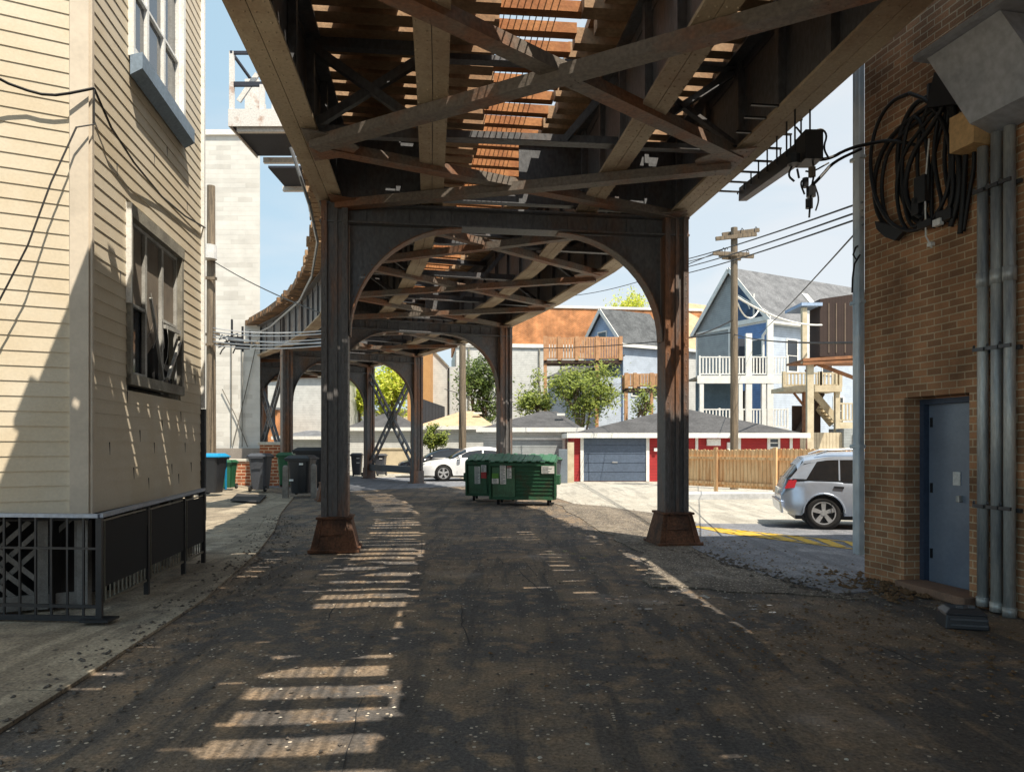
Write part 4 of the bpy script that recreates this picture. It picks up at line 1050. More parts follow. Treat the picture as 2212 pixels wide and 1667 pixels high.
mb = MB(); lbox(t, -1.4, 0, 1.5, 5.2, 0, 8.6, mb); mb.build('rear_wing', s_white, t)
lwin(t, t, 3.4, 4.0, .9, 1.5, y=-1.4, side='x')
# wooden decks
def deck(name, label, Y, x0, x1, yf, yt, ypost, posts, m, dp=1.6, tilt=0):
    t = thing(name, label, 'deck', (X(x0, Y), Y, 0)); z0 = Z(yf, Y); h = Z(yt, Y) - z0
    mb = MB(); mb.span(X(x0, Y), X(x1, Y), Y, Y + dp, z0 - .2, z0); mb.build('floor', mat('deck_under', srgb(70, 54, 44), .9), t)
    n = len(posts); mb = MB()
    for a, b in zip(posts, posts[1:]): railing(mb, (X(a, Y), Y + .05, z0), (X(b, Y), Y + .05, z0), h, .16, bw=.13, pw=.22, p0=(a == posts[0]))
    mb.build('railing', m, t)
    mb = MB(); railing(mb, (X(x0, Y) + .1, Y + .3, z0), (X(x0, Y) + .1, Y + dp, z0), h, .17, bw=.11, pw=.18); mb.build('side_railing', m, t)
    for p in (posts[0], posts[-2]):
        mb = MB(); mb.span(X(p, Y) - .1, X(p, Y) + .1, Y + .05, Y + .25, 0, z0 - .2); mb.build('post', m, t)
deck('wooden_deck', 'long brown wooden deck high above the shrubs', 47, 1176, 1343, 778, 729, 0, (1178, 1208, 1246, 1290, 1341), mat('red_cedar', srgb(196, 152, 114), .85, srgb(160, 112, 80), .6, 3, .2))
deck('wooden_deck', 'short brown balcony deck beside the right steel column', 45, 1352, 1440, 838, 808, 0, (1353, 1372, 1408, 1438), mat('cedar', srgb(188, 148, 110), .85, srgb(150, 110, 78), .6, 3, .2))
# orange brick building
b_or = brick('orange_brick', srgb(206, 128, 70), srgb(190, 112, 58), srgb(216, 176, 136), bw=.22, bh=.08, ms=.012)
ob = thing('orange_building', 'long building with orange brick upper storey and white painted base', 'building', tuple(W(985, 960, 58)), .12)
F = LF(ob); ztop = Z(706, 58); zmid = Z(786, 58)
mb = MB(); lbox(ob, 0, 20, 0, 10, zmid, ztop, mb); mb.build('brick_storey', b_or, ob)
mb = MB(); lbox(ob, .02, 19.9, .06, 9.9, 0, zmid - .3, mb); mb.build('painted_base', s_white, ob)
mb = MB(); lbox(ob, 0, 20, -.06, .4, zmid - .3, zmid - .004, mb); mb.build('string_course', m_white, ob)
mb = MB(); lbox(ob, -.1, 20.1, -.08, .3, ztop, ztop + .2, mb); mb.build('coping', m_white, ob)
for x in (1.0, 6.6, 8.4): mb = MB(); mb.tube([F(x, -.02, 1), F(x, -.02, zmid - .4)], .07, 6); mb.build('downpipe', m_greyfr, ob)
lwin(ob, ob, 3.6, 4.2, 1.1, 1.5); lwin(ob, ob, 11.2, 4.2, 1.1, 1.5)
mb = MB(); mb.tube([F(16, 1, ztop), F(16, 1, ztop + 1.5)], .03, 5); mb.beam(F(15.6, 1, ztop + 1.4), F(16.5, 1, ztop + 1.6), .05, .05); mb.build('antenna', m_cable, ob)
wb = thing('white_gable_building', 'white painted gabled building beside the orange brick one', 'building', tuple(W(930, 960, 56)))
mb = MB(); Y0 = 56; P_ = lambda x, y: (X(x, Y0), Y0, Z(y, Y0))
mb.prism([(X(928, Y0), Y0, 0), (X(990, Y0), Y0, 0), P_(990, 792), P_(968, 792), P_(930, 752), P_(918, 752), (X(918, Y0), Y0, 0)], (0, 1.6, 0)); mb.build('wall', s_white, wb)
mb = MB(); mb.beam(Vector(P_(930, 751)) + Vector((0, .8, 0)), Vector(P_(968, 791)) + Vector((0, .8, 0)), 1.8, .12); mb.build('coping', m_greyfr, wb)
mb = MB(); mb.span(X(968, Y0), X(971, Y0), Y0 - .1, Y0 - .01, 0, Z(794, Y0)); mb.build('downpipe', m_cable, wb)
tb_ = thing('tan_building', 'narrow tan building behind the third bent', 'building', tuple(W(905, 960, 54)))
mb = MB(); mb.span(X(880, 54), X(929, 54), 54, 60, 0, Z(745, 54)); mb.build('wall', mat('tan_stucco', srgb(196, 150, 98), .9, srgb(178, 132, 84), .5, 2, .2), tb_)
mb = MB(); mb.span(X(879, 54), X(930, 54), 53.93, 54.3, Z(745, 54), Z(745, 54) + .25); mb.build('coping', m_white, tb_)
sb = thing('dark_board_fence', 'dark stained board fence sloping down behind the tan roof', 'fence', tuple(W(912, 960, 50)))
mb = MB(); mb.prism([W(911, 905, 50), W(960, 905, 50), W(960, 878, 50), W(911, 861, 50)], (0, .3, 0)); mb.span(X(911, 50), X(960, 50), 50, 50.25, 0, Z(905, 50)); mb.build('boards', lined(mat('charcoal_boards', srgb(58, 60, 66), .85), 'U', .22, .03, .5), sb)
# tall white brick building (left)
b_wh = brick('white_brick', srgb(222, 220, 214), srgb(176, 172, 164), srgb(222, 220, 214), bw=.62, bh=.2, ms=.006)
[setattr(q.inputs['Bias'], 'default_value', -.6) for q in b_wh.node_tree.nodes if q.type == 'TEX_BRICK']
[setattr(q.inputs[3], 'default_value', .84) or setattr(q.inputs[4], 'default_value', 1.06) for q in b_wh.node_tree.nodes if q.type == 'MAP_RANGE']
wt = thing('white_brick_building', 'tall white painted brick building beyond the cream house', 'building', (-10.75, 31.6, 0))
mb = MB(); zt = Z(293, 31.6); mb.prism([(-10.75, 31.6, 0), (-12.6, 34.2, 0), (-19, 40, 0), (-24, 40, 0), (-24, 31.6, 0)], (0, 0, zt)); mb.build('wall', b_wh, wt)
mb = MB(); mb.prism([(-10.7, 31.5, zt), (-12.4, 34.4, zt), (-19, 40.2, zt), (-24.2, 40.2, zt), (-24.2, 31.5, zt)], (0, 0, .22)); mb.build('coping', m_white, wt)
for i, pts in enumerate((((500, 735), (500, 965)), ((523, 735), (523, 965)), ((556, 735), (530, 850), (503, 960)), ((480, 840), (510, 900), (535, 965)))):
    mb = MB(); mb.tube([W(x, y, 31.5) for x, y in pts], .022, 5); tag(mb.build('wall_cable', mat('grey_cable', srgb(120, 116, 108), .7)), ('upright cable nearest the pole on the white brick wall', 'second upright cable on the white brick wall', 'cable slanting down leftward on the white brick wall', 'cable slanting down rightward on the white brick wall')[i], 'cable')
mb = MB(); mb.span(X(430, 31), X(562, 31), 31, 31.3, 0, Z(968, 31)); tag(mb.build('low_wall', mat('grey_render', srgb(150, 142, 134), .9)), 'low grey rendered wall at the foot of the white brick building', 'wall')
# red brick pier and low wall
b_rd = brick('red_brick', srgb(168, 96, 60), srgb(150, 80, 50), srgb(206, 176, 146), bw=.36, bh=.13, ms=.02)
def capped(name, label, x0, x1, y0, y1, Y, d=.5):
    t = thing(name, label, 'wall', (X(x0, Y), Y, 0)); mb = MB(); mb.span(X(x0, Y), X(x1, Y), Y, Y + d, 0, Z(y1, Y)); mb.build('brickwork', b_rd, t)
    mb = MB(); mb.span(X(x0, Y) - .06, X(x1, Y) + .06, Y - .06, Y + d + .06, Z(y1, Y), Z(y0, Y)); mb.build('stone_cap', mat('stone_cap', srgb(206, 200, 186), .8), t, bevel=.02)
capped('brick_pier', 'red brick pier with pale stone cap beside the steel legs', 561, 605, 954, 961, 29.5, .8)
capped('low_brick_wall', 'low red brick wall between the bins and the pier', 493, 560, 991, 997, 29.9, .3)
# garages
def garage(name, label, x0, x1, yf, Y, depth, apx, apy, wm, rm, door=None, dm=None, rz=0, side=True):
    """hipped garage with its front on Y"""
    Wd = X(x1, Y) - X(x0, Y); t = thing(name, label, 'garage', (X(x0, Y), Y, 0), rz); F = LF(t); ez = Z(yf, Y); az = Z(apy, Y + depth / 2); o = .3
    mb = MB(); lbox(t, 0, Wd, 0, depth, 0, ez, mb); mb.build('wall', wm, t)
    ax = (apx - CX) / FPX * (Y + depth / 2) - X(x0, Y); ax = min(max(ax, 1.5), Wd - 1.2)
    c = [F(-o, -o, ez), F(Wd + o, -o, ez), F(Wd + o, depth + o, ez), F(-o, depth + o, ez)]; r0, r1 = F(ax - .4, depth / 2, az), F(ax + .4, depth / 2, az)
    mb = MB(); mb.add([*c, r0, r1], [(0, 1, 5, 4), (1, 2, 5), (2, 3, 4, 5), (3, 0, 4), (3, 2, 1, 0)]); rf = mb.build('roof', rm, t)
    mb = MB(); lbox(t, -o, Wd + o, -o - .04, -o, ez - .16, ez + .06, mb); lbox(t, Wd + o, Wd + o + .04, -o - .04, depth + o, ez - .16, ez + .06, mb); lbox(t, -o - .04, -o, -o - .04, depth + o, ez - .16, ez + .06, mb); lbox(t, -o, Wd + o, -o, depth + o, ez - .03, ez - .004, mb)
    mb.build('fascia', m_white, t)
    if door:
        d0, d1, dz = door; mb = MB(); n = 5
        for k in range(n): lbox(t, d0, d1, -.045, -.005, .04 + dz * k / n, .04 + dz * (k + 1) / n - .025, mb)
        lbox(t, d0, d1, -.02, -.005, .03, dz, mb)
        dd = mb.build('garage_door', dm, t)
        mb = MB(); lbox(t, d0 - .14, d0, -.09, -.003, .02, dz + .12, mb); lbox(t, d1, d1 + .14, -.09, -.003, .02, dz + .12, mb); lbox(t, d0, d1, -.09, -.003, dz + .03, dz + .14, mb); mb.build('door_trim', m_white, t)
        mb = MB(); lbox(t, (d0 + d1) / 2 - .12, (d0 + d1) / 2 + .12, -.07, -.045, dz * .42, dz * .42 + .05, mb); mb.build('door_handle', m_rim, dd)
    return t, F, Wd, ez, rf
m_slate = mat('slate_door', srgb(84, 98, 118), .5, srgb(74, 86, 104), .5, 1, .03)
t, F, Wd, ez, rf = garage('red_garage', 'dark red garage with slate grey roller door and hipped roof', 1240, 1728, 938, 33, 6, 1470, 884, s_red, r_dark, (.42, 3.2, 2.0), m_slate)
for x in (3.9, 5.4, 7.3, 8.6, 9.6): mb = MB(); lbox(t, x, x + .12, -.05, -.002, 0, ez - .04, mb); mb.build('trim_board', m_white, t)
for a_ in ((5.9, 6.5, ez - .5, ez - .2), (6.8, 7.1, 1.3, 1.75), (3.55, 3.68, 1.35, 1.5)): mb = MB(); lbox(t, a_[0], a_[1], -.13, -.003, a_[2], a_[3], mb); mb.build('wall_box', m_white, t)
lwin(t, t, 4.6, 1.1, .5, .8, gm=m_glass); lwin(t, t, 8.9, 1.55, .35, .35)
t, F, Wd, ez, rf = garage('grey_garage', 'pale grey garage with hipped dark roof left of the red one', 1044, 1246, 926, 36.5, 6, 1213, 888, s_white, r_dark, (1.2, 3.9, 1.85), s_grey)
mb = MB(); mb.box(F(3.9, 1.2, ez + .75), (.4, .3, .12)); mb.build('roof_vent', m_white, rf)
t, F, Wd, ez, rf = garage('tan_roofed_garage', 'low garage with light tan hipped roof behind the parked cars', 905, 1060, 922, 44, 7, 1010, 888, s_white, r_tan, None)
mb = MB(); mb.box(F(3.4, 2, ez + .9), (.5, .4, .1)); mb.build('roof_vent', m_white, rf)
t, F, Wd, ez, rf = garage('dark_roofed_garage', 'white garage with dark hipped roof seen through the laced braces', 752, 886, 925, 47, 6, 842, 893, s_white, r_dark, None)
t, F, Wd, ez, rf = garage('white_garage', 'low white garage seen left of the first steel column', 600, 700, 944, 50, 6, 660, 930, s_white, r_grey, None)
wg = thing('white_wall_building', 'plain white sided building behind the far steel legs', 'building', tuple(W(600, 960, 60)))
mb = MB(); mb.span(X(560, 60), X(742, 60), 60, 68, 0, Z(815, 60)); mb.build('wall', s_white, wg); mb = MB(); mb.span(X(556, 60), X(746, 60), 59.7, 68.3, Z(815, 60), Z(811, 60)); mb.build('roof_edge', m_greyfr, wg)
ow = thing('orange_house', 'small orange brick house beyond the left bent', 'house', tuple(W(585, 960, 56)))
mb = MB(); mb.span(X(560, 56), X(600, 56), 56, 59, 0, Z(885, 56)); mb.build('wall', b_or, ow); mb = MB(); mb.span(X(558, 56), X(602, 56), 55.8, 59.2, Z(885, 56), Z(880, 56)); mb.build('roof', r_grey, ow)
lb = thing('beige_wall', 'low beige block wall by the far bins', 'wall', tuple(W(840, 960, 42)))
mb = MB(); mb.span(X(808, 42), X(905, 42), 42, 42.3, 0, Z(970, 42)); mb.build('blocks', mat('beige_block', srgb(206, 192, 164), .9, bump=.1), lb)
mb = MB(); mb.span(X(806, 42), X(907, 42), 41.95, 42.35, Z(970, 42), Z(967, 42)); mb.build('coping', m_tanwood, lb)
# timber fence on the right
m_fence = lined(mat('new_fence_wood', srgb(236, 202, 156), .85, srgb(208, 156, 106), .9, 2.5, .15, 30, stretch=(4, 4, .35), fine=.12), 'X', .142, .014, .55)
fa, fb = Vector((6.2, 26.6, 0)), Vector((14.5, 19.9, 0)); fa.y = 26.4
fa = Vector((G(1470, 1059).x, G(1470, 1059).y, 0)); fb0 = Vector((G(1704, 1074).x, G(1704, 1074).y, 0)); fb = fa + (fb0 - fa) * 2.2
tf = thing('timber_fence', 'new light timber board fence behind the silver car', 'fence', tuple(fa), math.atan2((fb - fa).y, (fb - fa).x)); F = LF(tf)
L = (fb - fa).length; k = 0; mb = MB(); rr = random.Random(3); x = 0
while x < L:
    h = 1.5 + rr.uniform(-.015, .015) - .02 * math.sin(x * 1.1); w = .135
    mb.prism([F(x, 0, .2), F(x + w, 0, .2), F(x + w, 0, h - .04), F(x + w * .72, 0, h), F(x + w * .28, 0, h), F(x, 0, h - .04)], F(0, .02, 0) - F(0, 0, 0)); x += .142
mb.build('boards', m_fence, tf)
mb = MB()
for z in (.30, 1.15): lbox(tf, 0, L, -.07, -.003, z, z + .09, mb)
mb.build('rails', m_fence, tf)
x = 1.6
while x < L: mb = MB(); lbox(tf, x, x + .11, -.16, -.072, .0, 1.56, mb); mb.build('post', m_fence, tf); x += 2.3

# ---------------------------------------------------------------- poles and wires
def pole(label, x, Y, ytop, r=.17, name='utility_pole', lean=0):
    t = thing(name, label, 'utility pole', (X(x, Y), Y, 0)); zt = Z(ytop, Y); p = Vector((X(x, Y), Y, 0))
    mb = MB(); n = 8; mb.tube([p + Vector((lean * i / n, 0, zt * i / n)) for i in range(n + 1)], [r * (1 - .2 * i / n) for i in range(n + 1)], 14); mb.build('shaft', m_wood, t, smooth=False); return t, p, zt
t, p, zt = pole('weathered utility pole with double crossarms behind the timber fence', 1586, 27.2, 492, .15)
for y, a, b, dy in ((512, 1546, 1634, .14), (503, 1560, 1640, -.14), (551, 1553, 1628, -.16), (547, 1540, 1618, .16), (556, 1560, 1600, -.1)):
    mb = MB(); mb.beam(W(a, y + (4 if y < 530 else 0), 27.2 - dy * 1.2), W(b, y - (6 if y < 530 else -3), 27.2 - dy * 1.2), .1, .13); mb.build('crossarm', m_wood, t)
for x_, y_ in ((1566, 540), (1630, 495), (1600, 498), (1560, 540), (1612, 545)): mb = MB(); mb.tube([W(x_, y_ + 6, 27), W(x_, y_, 27), W(x_ + 3, y_ - 5, 27), W(x_ + 6, y_ - 1, 27)], .018, 5); mb.build('insulator', m_black, t)
t1_, p1_, _ = pole('tall weathered utility pole in front of the white brick building', 456, 28, 402, .185)
mb = MB(); mb.tube([W(452, 560, 27.7), W(452, 530, 27.7)], [.28, .26], 12); mb.build('transformer', mat('pale_grey_can', srgb(206, 206, 204), .5), t1_)
mb = MB(); mb.beam(W(436, 744, 27.75), W(560, 741, 27.75), .1, .08); mb.beam(W(438, 722, 28.3), W(474, 722, 28.3), .1, .1); mb.beam(W(440, 600, 27.75), W(468, 602, 27.75), .1, .1); mb.build('crossarm', m_wood, t1_)
mb = MB()
rr = random.Random(21)
for k in range(13):
    x_ = 470 + rr.random() * 85; y_ = 730 + rr.gauss(6, 7)
    mb.tube([W(x_, y_, 27.7), W(x_ + rr.uniform(-12, 12), y_ + rr.uniform(-12, 12), 27.6), W(x_ + rr.uniform(-18, 18), y_ + rr.uniform(-8, 16), 27.7)], .025, 5)
for x_, y0_, y1_ in ((501, 690, 745), (524, 705, 760), (540, 715, 745)): mb.tube([W(x_, y0_, 27.7), W(x_, y1_, 27.7)], .04, 6)
for x_, y_ in ((508, 732), (524, 750), (512, 742)): mb.box(W(x_, y_, 27.7), (.5, .12, .16))
mb.build('switch_gear', m_black, t1_)
t2_, p2_, _ = pole('bare brown utility pole behind the parked white car', 999, 40.5, 738, .22)
def wire(label, a, b, r=.02, s=.3, m=None, name='overhead_wire', g=None):
    mb = MB(); mb.tube(sag(a, b, 12, s), r, 5, cap=False); return tag(mb.build(name, m or m_cable), label, 'wire', g)
brk = wallpt(1872, 452, .1)
for i, (ya, yb, nm) in enumerate(((553, 437, 'uppermost'), (570, 455, 'middle'), (583, 470, 'lowest'))):
    wire('%s of the three parallel wires right of the steel bent' % nm, W(1420, ya + 20, 30), wallpt(1870, yb, .05), .014, .1, g='wires to the brick building')
wire('steep wire from the blue house roof up to the brick building', W(1640, 720, 44), wallpt(1872, 485, .05), .013, .1)
wire('wire crossing the sky inside the arch', W(1225, 640, 40), W(1560, 540, 27), .017, .3)
wire('short wire across the arch just below the girder', W(1370, 672 - 90, 27), W(1560, 545, 27), .016, .1)
wire('wire strung in front of the long brown deck', W(1000, 745, 40), W(1580, 718, 27.2), .02, .35)
wire('wire from the pole to the downspout below the blue house eaves', W(1586, 722, 27.2), wallpt(1866, 740, .05), .016, .1)
wire('thick wire left of the pole towards the steel column', W(1460, 735, 24), W(1584, 690, 27.2), .025, .1)
wire('pale cable from the pole down to the brown enclosure', W(1590, 640, 27.2), W(1775, 702, 33.5), .04, .3, m_white)
wire('slack pale cable by the pole top', W(1590, 648, 27.2), W(1640, 668, 30), .03, .5, m_white)
for i, (y0, y1) in enumerate(((708, 714), (716, 720), (728, 732), (737, 738), (744, 746), (722, 741))):
    wire(('topmost', 'second', 'third', 'fourth', 'fifth', 'crossing')[i] + ' of the pale wires between the left pole and the steel column', W(458, y0, 28), W(705, y1, 20), .018, .12, mat('pale_wire', srgb(190, 192, 196), .5, bump=0), g='wires from the left pole')
wire('single wire dropping from the left pole lamp to the viaduct', W(462, 565, 28), W(690, 675, 19), .018, .1)
wire('wire crossing below the deck behind the brown pole', W(960, 840, 42), W(1260, 905, 41), .02, .2)
# grey conduit curving under the ties on the left
mb = MB(); pts = [W(628, 318, 14.4), W(648, 380, 14.6), W(668, 440, 15)] ; mb.tube(pts + [TP(8.2, -3.35, 6.35), TP(12, -3.35, 6.3), TP(16, -3.3, 6.3), TP(22, -3.3, 6.25), TP(28, -3.3, 6.2)], .035, 6)
mb.build('cable_conduit', mat('grey_conduit', srgb(140, 144, 148), .4, metal=.4, bump=0), rail)

# white service platform above the left girder
pl = thing('signal_platform', 'white steel service platform with railings above the left girder', 'platform', tuple(TP(4.5, -4.6, 8.0)))
Yq = 15.5; zf = Z(274, Yq); xa, xb = X(494, Yq), X(640, Yq)
mb = MB(); mb.span(xa, xb, Yq - .03, Yq, zf, zf + .36); mb.span(xa, xa + .03, Yq, Yq + 1.7, zf, zf + .36); mb.build('side_plate', m_whsteel, pl)
mb = MB(); mb.span(xa + .03, xb, Yq, Yq + 1.7, zf + .05, zf + .1); mb.span(xa + .2, xb, Yq + 1.9, Yq + 3.4, zf - .15, zf - .1)
mb.build('deck_plate', mat('blue_black_plate', srgb(44, 50, 64), .7), pl)
for x_, zt_ in ((494, 110), (560, 182), (586, 182)):
    mb = MB(); mb.beam((X(x_, Yq) + .05, Yq + .05, zf + .3), (X(x_, Yq) + .05, Yq + .05, Z(zt_, Yq)), .09, .09); mb.build('rail_post', m_whsteel, pl)
mb = MB(); mb.beam((xa + .2, Yq + 1.6, zf + .1), (xa + .2, Yq + 1.6, Z(150, Yq)), .08, .08); mb.build('rail_post', m_whsteel, pl)
mb = MB(); mb.beam((xa, Yq + .05, Z(112, Yq)), (xb - .3, Yq + .05, Z(112, Yq)), .06, .06); mb.beam((xa, Yq + .05, Z(180, Yq)), (X(568, Yq), Yq + .05, Z(180, Yq)), .06, .09); mb.beam((X(566, Yq), Yq + .05, Z(245, Yq)), (xb, Yq + .05, Z(245, Yq)), .05, .05)
mb.beam((xa + .05, Yq, Z(112, Yq)), (xa + .05, Yq + 1.7, Z(112, Yq)), .05, .05); mb.build('hand_rails', mat('blue_black_plate', (1, 1, 1)), pl)
mb = MB(); mb.beam((xa + .1, Yq + .3, Z(205, Yq)), (xa + .5, Yq + .3, Z(145, Yq)), .05, .1); mb.span(xa + .12, xa + .42, Yq + .6, Yq + .8, Z(225, Yq), Z(140, Yq)); mb.build('control_box', m_whsteel, pl)
for yy, zz in ((Yq + .1, zf - .02), (Yq + 1.75, zf - .04), (Yq + 3.2, zf - .2)):
    mb = MB(); mb.beam((xa + .15, yy, zz), (xb + .9, yy, zz), .1, .12); mb.build('bracket', m_whsteel, pl)
# hanging cable tray outside the right girder
tr = thing('cable_tray', 'dark cable trough hung on rods below the right girder', 'cable tray', tuple(W(1670, 375, 9)))
ta, tb2 = W(1605, 420, 11.2), W(1738, 322, 8.3)
mb = MB(); mb.beam(ta, tb2, .13, .2); mb.build('trough', m_black, tr, bevel=.01)
for q in (.0, .14, .28, .42, .57, .72, .86, .97):
    mb = MB(); p = ta.lerp(tb2, q); mb.tube([p - Vector((.08, 0, 0)), p + Vector((-.08, 0, 5.46 - p.z))], .011, 5); mb.beam(p + Vector((.1, 0, 5.46 - p.z)), p + Vector((-.6, -.06, 5.47 - p.z)), .035, .02)
    mb.build('hanger_rod', m_black, tr)
    if q > .5: mb = MB(); mb.tube([p + Vector((.09, 0, 0)), p + Vector((.09, 0, 5.45 - p.z))], .011, 5); mb.build('hanger_rod', m_black, tr)
e_ = tb2
mb = MB(); mb.box(e_ + Vector((.03, -.05, -.02)), (.2, .3, .32)); mb.build('junction_box', m_black, tr, bevel=.01)
hb = thing('hanging_cables', 'loose black cables and connectors dangling between the trough and the brick wall', 'cables', tuple(W(1750, 400, 8)))
def hc(pts, r=.016, name='cable'):
    mb = MB(); q = [W(x, y, Yy) for x, y, Yy in pts]
    for _ in range(2):
        w = [q[0]]
        for u, v in zip(q, q[1:]): w += [u * .75 + v * .25, u * .25 + v * .75]
        q = w + [q[-1]]
    mb.tube(q, r, 6); mb.build(name, m_cable, hb)
pw1, pw2 = wallpt(1900, 312, .12), wallpt(2000, 330, .12)
hc([(1742, 345, 8.2), (1790, 345, 8.3), (1830, 322, 8.5), (1880, 310, 8.7), (1925, 302, 8.6), (2000, 318, 8.3), (2045, 380, 8)], .02)
hc([(1750, 405, 8.2), (1775, 380, 8.3), (1800, 350, 8.4), (1860, 322, 8.6)], .018)
hc([(1745, 300, 8.2), (1770, 275, 8.2), (1788, 290, 8.2), (1778, 320, 8.2), (1790, 342, 8.3)], .011)
hc([(1720, 275, 8.3), (1748, 310, 8.2), (1760, 370, 8.2), (1752, 410, 8.2), (1748, 470, 8.2)], .011)
hc([(1740, 370, 8.2), (1755, 372, 8.2), (1790, 352, 8.3)], .01); hc([(1738, 385, 8.2), (1728, 395, 8.2), (1738, 420, 8.2)], .01)
hc([(1710, 360, 8.3), (1702, 380, 8.3), (1716, 392, 8.3)], .012); hc([(1722, 365, 8.3), (1726, 385, 8.3)], .012)
hc([(1760, 400, 8.2), (1770, 430, 8.2), (1762, 455, 8.2)], .009)
for x_, y_, w_, h_ in ((1754, 372, .07, .2), (1752, 415, .09, .2), (1748, 440, .07, .2), (1715, 345, .12, .12), (1740, 395, .06, .1)):
    mb = MB(); mb.tube([W(x_, y_ - 10, 8.2), W(x_, y_ + 10, 8.2)], w_ * .6, 8); mb.build('connector', m_black if x_ != 1754 else m_wood, hb)
cbx = MB(); cbx.tube([wallpt(1862, 530, .05), W(1848, 535, 9.1), W(1843, 550, 9.1), W(1850, 562, 9.1), W(1858, 550, 9.1), W(1846, 570, 9.1), W(1842, 600, 9.1), W(1841, 632, 9.1)], .012, 5)
tag(cbx.build('looped_cable', m_cable), 'small looped cable hanging off the downspout against the sky', 'cable')
# ---------------------------------------------------------------- bins and dumpsters
def bin_(label, x, Y, rz, body, lid, h=1.05, w=.58, name='wheelie_bin', sticker=None, back=False, grp='wheeled bins by the alley'):
    t = thing(name, label, 'bin', (0, 0, 0), 0, grp); s = h / 1.05
    mb = MB(); d = .66 * s; w_ = w
    rz_ = [(.06, .40, .44), (.5, .47, .52), (.94, .54, .60)]; vs = []
    for z, a, b in rz_:
        a *= w_ / .58; b *= s
        for q in range(16):
            an = 2 * math.pi * q / 16; cxx = math.copysign(abs(math.cos(an)) ** .35, math.cos(an)); sy = math.copysign(abs(math.sin(an)) ** .35, math.sin(an)); vs.append((cxx * a / 2, sy * b / 2 + (.02 if z < .3 else 0), z * s))
    fs = [(i * 16 + k, i * 16 + (k + 1) % 16, (i + 1) * 16 + (k + 1) % 16, (i + 1) * 16 + k) for i in range(2) for k in range(16)]
    mb.add(vs, fs + [tuple(range(16))[::-1], tuple(range(32, 48))]); mb.span(-.28 * w_ / .58, .28 * w_ / .58, -.32 * s, -.30 * s, .90 * s, .95 * s); mb.build('body', body, t, bevel=.008)
    mb = MB(); mb.frustum((0, .0, .945 * s), (w_ + .02, .70 * s), (w_ + .02, .70 * s), .035 * s); mb.frustum((0, 0, .98 * s), (w_ + .0, .67 * s), (w_ * .72, .48 * s), .07 * s); mb.build('lid', lid, t, bevel=.012)
    mb = MB(); mb.tube([(-w_ * .36, .33 * s, .86 * s), (-w_ * .36, .42 * s, .93 * s), (w_ * .36, .42 * s, .93 * s), (w_ * .36, .33 * s, .86 * s)], .016, 6); mb.build('handle', body, t)
    for q in (-1, 1):
        mb = MB(); mb.tube([(q * w_ * .33, .25 * s, .10), (q * (w_ * .33 + .06), .25 * s, .10)], .10, 14); wh = mb.build('wheel', m_rubber, t); mb = MB(); mb.tube([(q * (w_ * .33 + .055), .25 * s, .10), (q * (w_ * .33 + .065), .25 * s, .10)], .035, 10); mb.build('hub', m_rim, wh)
    if sticker:
        for sx, sz, sw, sh in sticker:
            mb = MB(); yy = -(.52 + (sz - .5) * .19) / 2 * s - .012; mb.span(sx - sw / 2, sx + sw / 2, yy - .004, yy, sz * s, sz * s + sh); mb.build('sticker', m_white, t)
    move(t, (X(x, Y), Y, .055 if x < 700 else .02), rz); return t
p_blk = mat('black_plastic', srgb(40, 42, 46), .45, bump=.05); p_gry = mat('grey_cart_plastic', srgb(70, 73, 80), .45, bump=.05, fine=.2); p_blue = mat('blue_plastic', srgb(30, 140, 190), .45, bump=.03); p_grn = mat('green_plastic', srgb(36, 92, 62), .45, bump=.05)
tb = bin_('black recycling bin with bright blue lid at the end of the railing', 459, 23.6, R(80), p_blk, p_blue, 1.32, .66)
mb = MB(); mb.span(.31, .335, -.30, -.24, .15, 1.15); mb.build('blue_edge', p_blue, tb)
bin_('dark green bin with white sticker behind the blue lidded bin', 492, 26.6, 0, p_grn, p_grn, 1.05, .56, sticker=[(-.05, .62, .16, .2)])
bin_('grey black wheeled bin standing alone before the low brick wall', 563, 25.4, R(180), p_gry, p_gry, 1.3, .68)
bin_('tall green bin beside the brick pier', 618, 28.2, R(8), p_grn, p_grn, 1.3, .62)
bin_('black bin with white labels beside the first steel column', 652, 23.4, R(-6), p_blk, p_blk, 1.26, .82, sticker=[(.12, .80, .13, .06), (-.22, .38, .14, .06)])
bin_('largest black bin tucked behind the labelled black bin', 672, 26.0, R(4), p_blk, p_blk, 1.5, 1.1, sticker=[(-.42, .78, .12, .12)])
bin_('pale grey bin nearest the steel leg in the distance', 771, 38, R(4), p_gry, p_gry, 1.2, .6, sticker=[(.1, .8, .16, .04), (.1, .6, .16, .04)])
bin_('pale grey bin right of the far steel leg', 822, 39, R(-5), p_gry, p_gry, 1.15, .6, sticker=[(.1, .8, .16, .04)])
bin_('green and grey bin behind the right dumpster', 1196, 30.5, R(3), p_gry, p_grn, 1.12, .66)
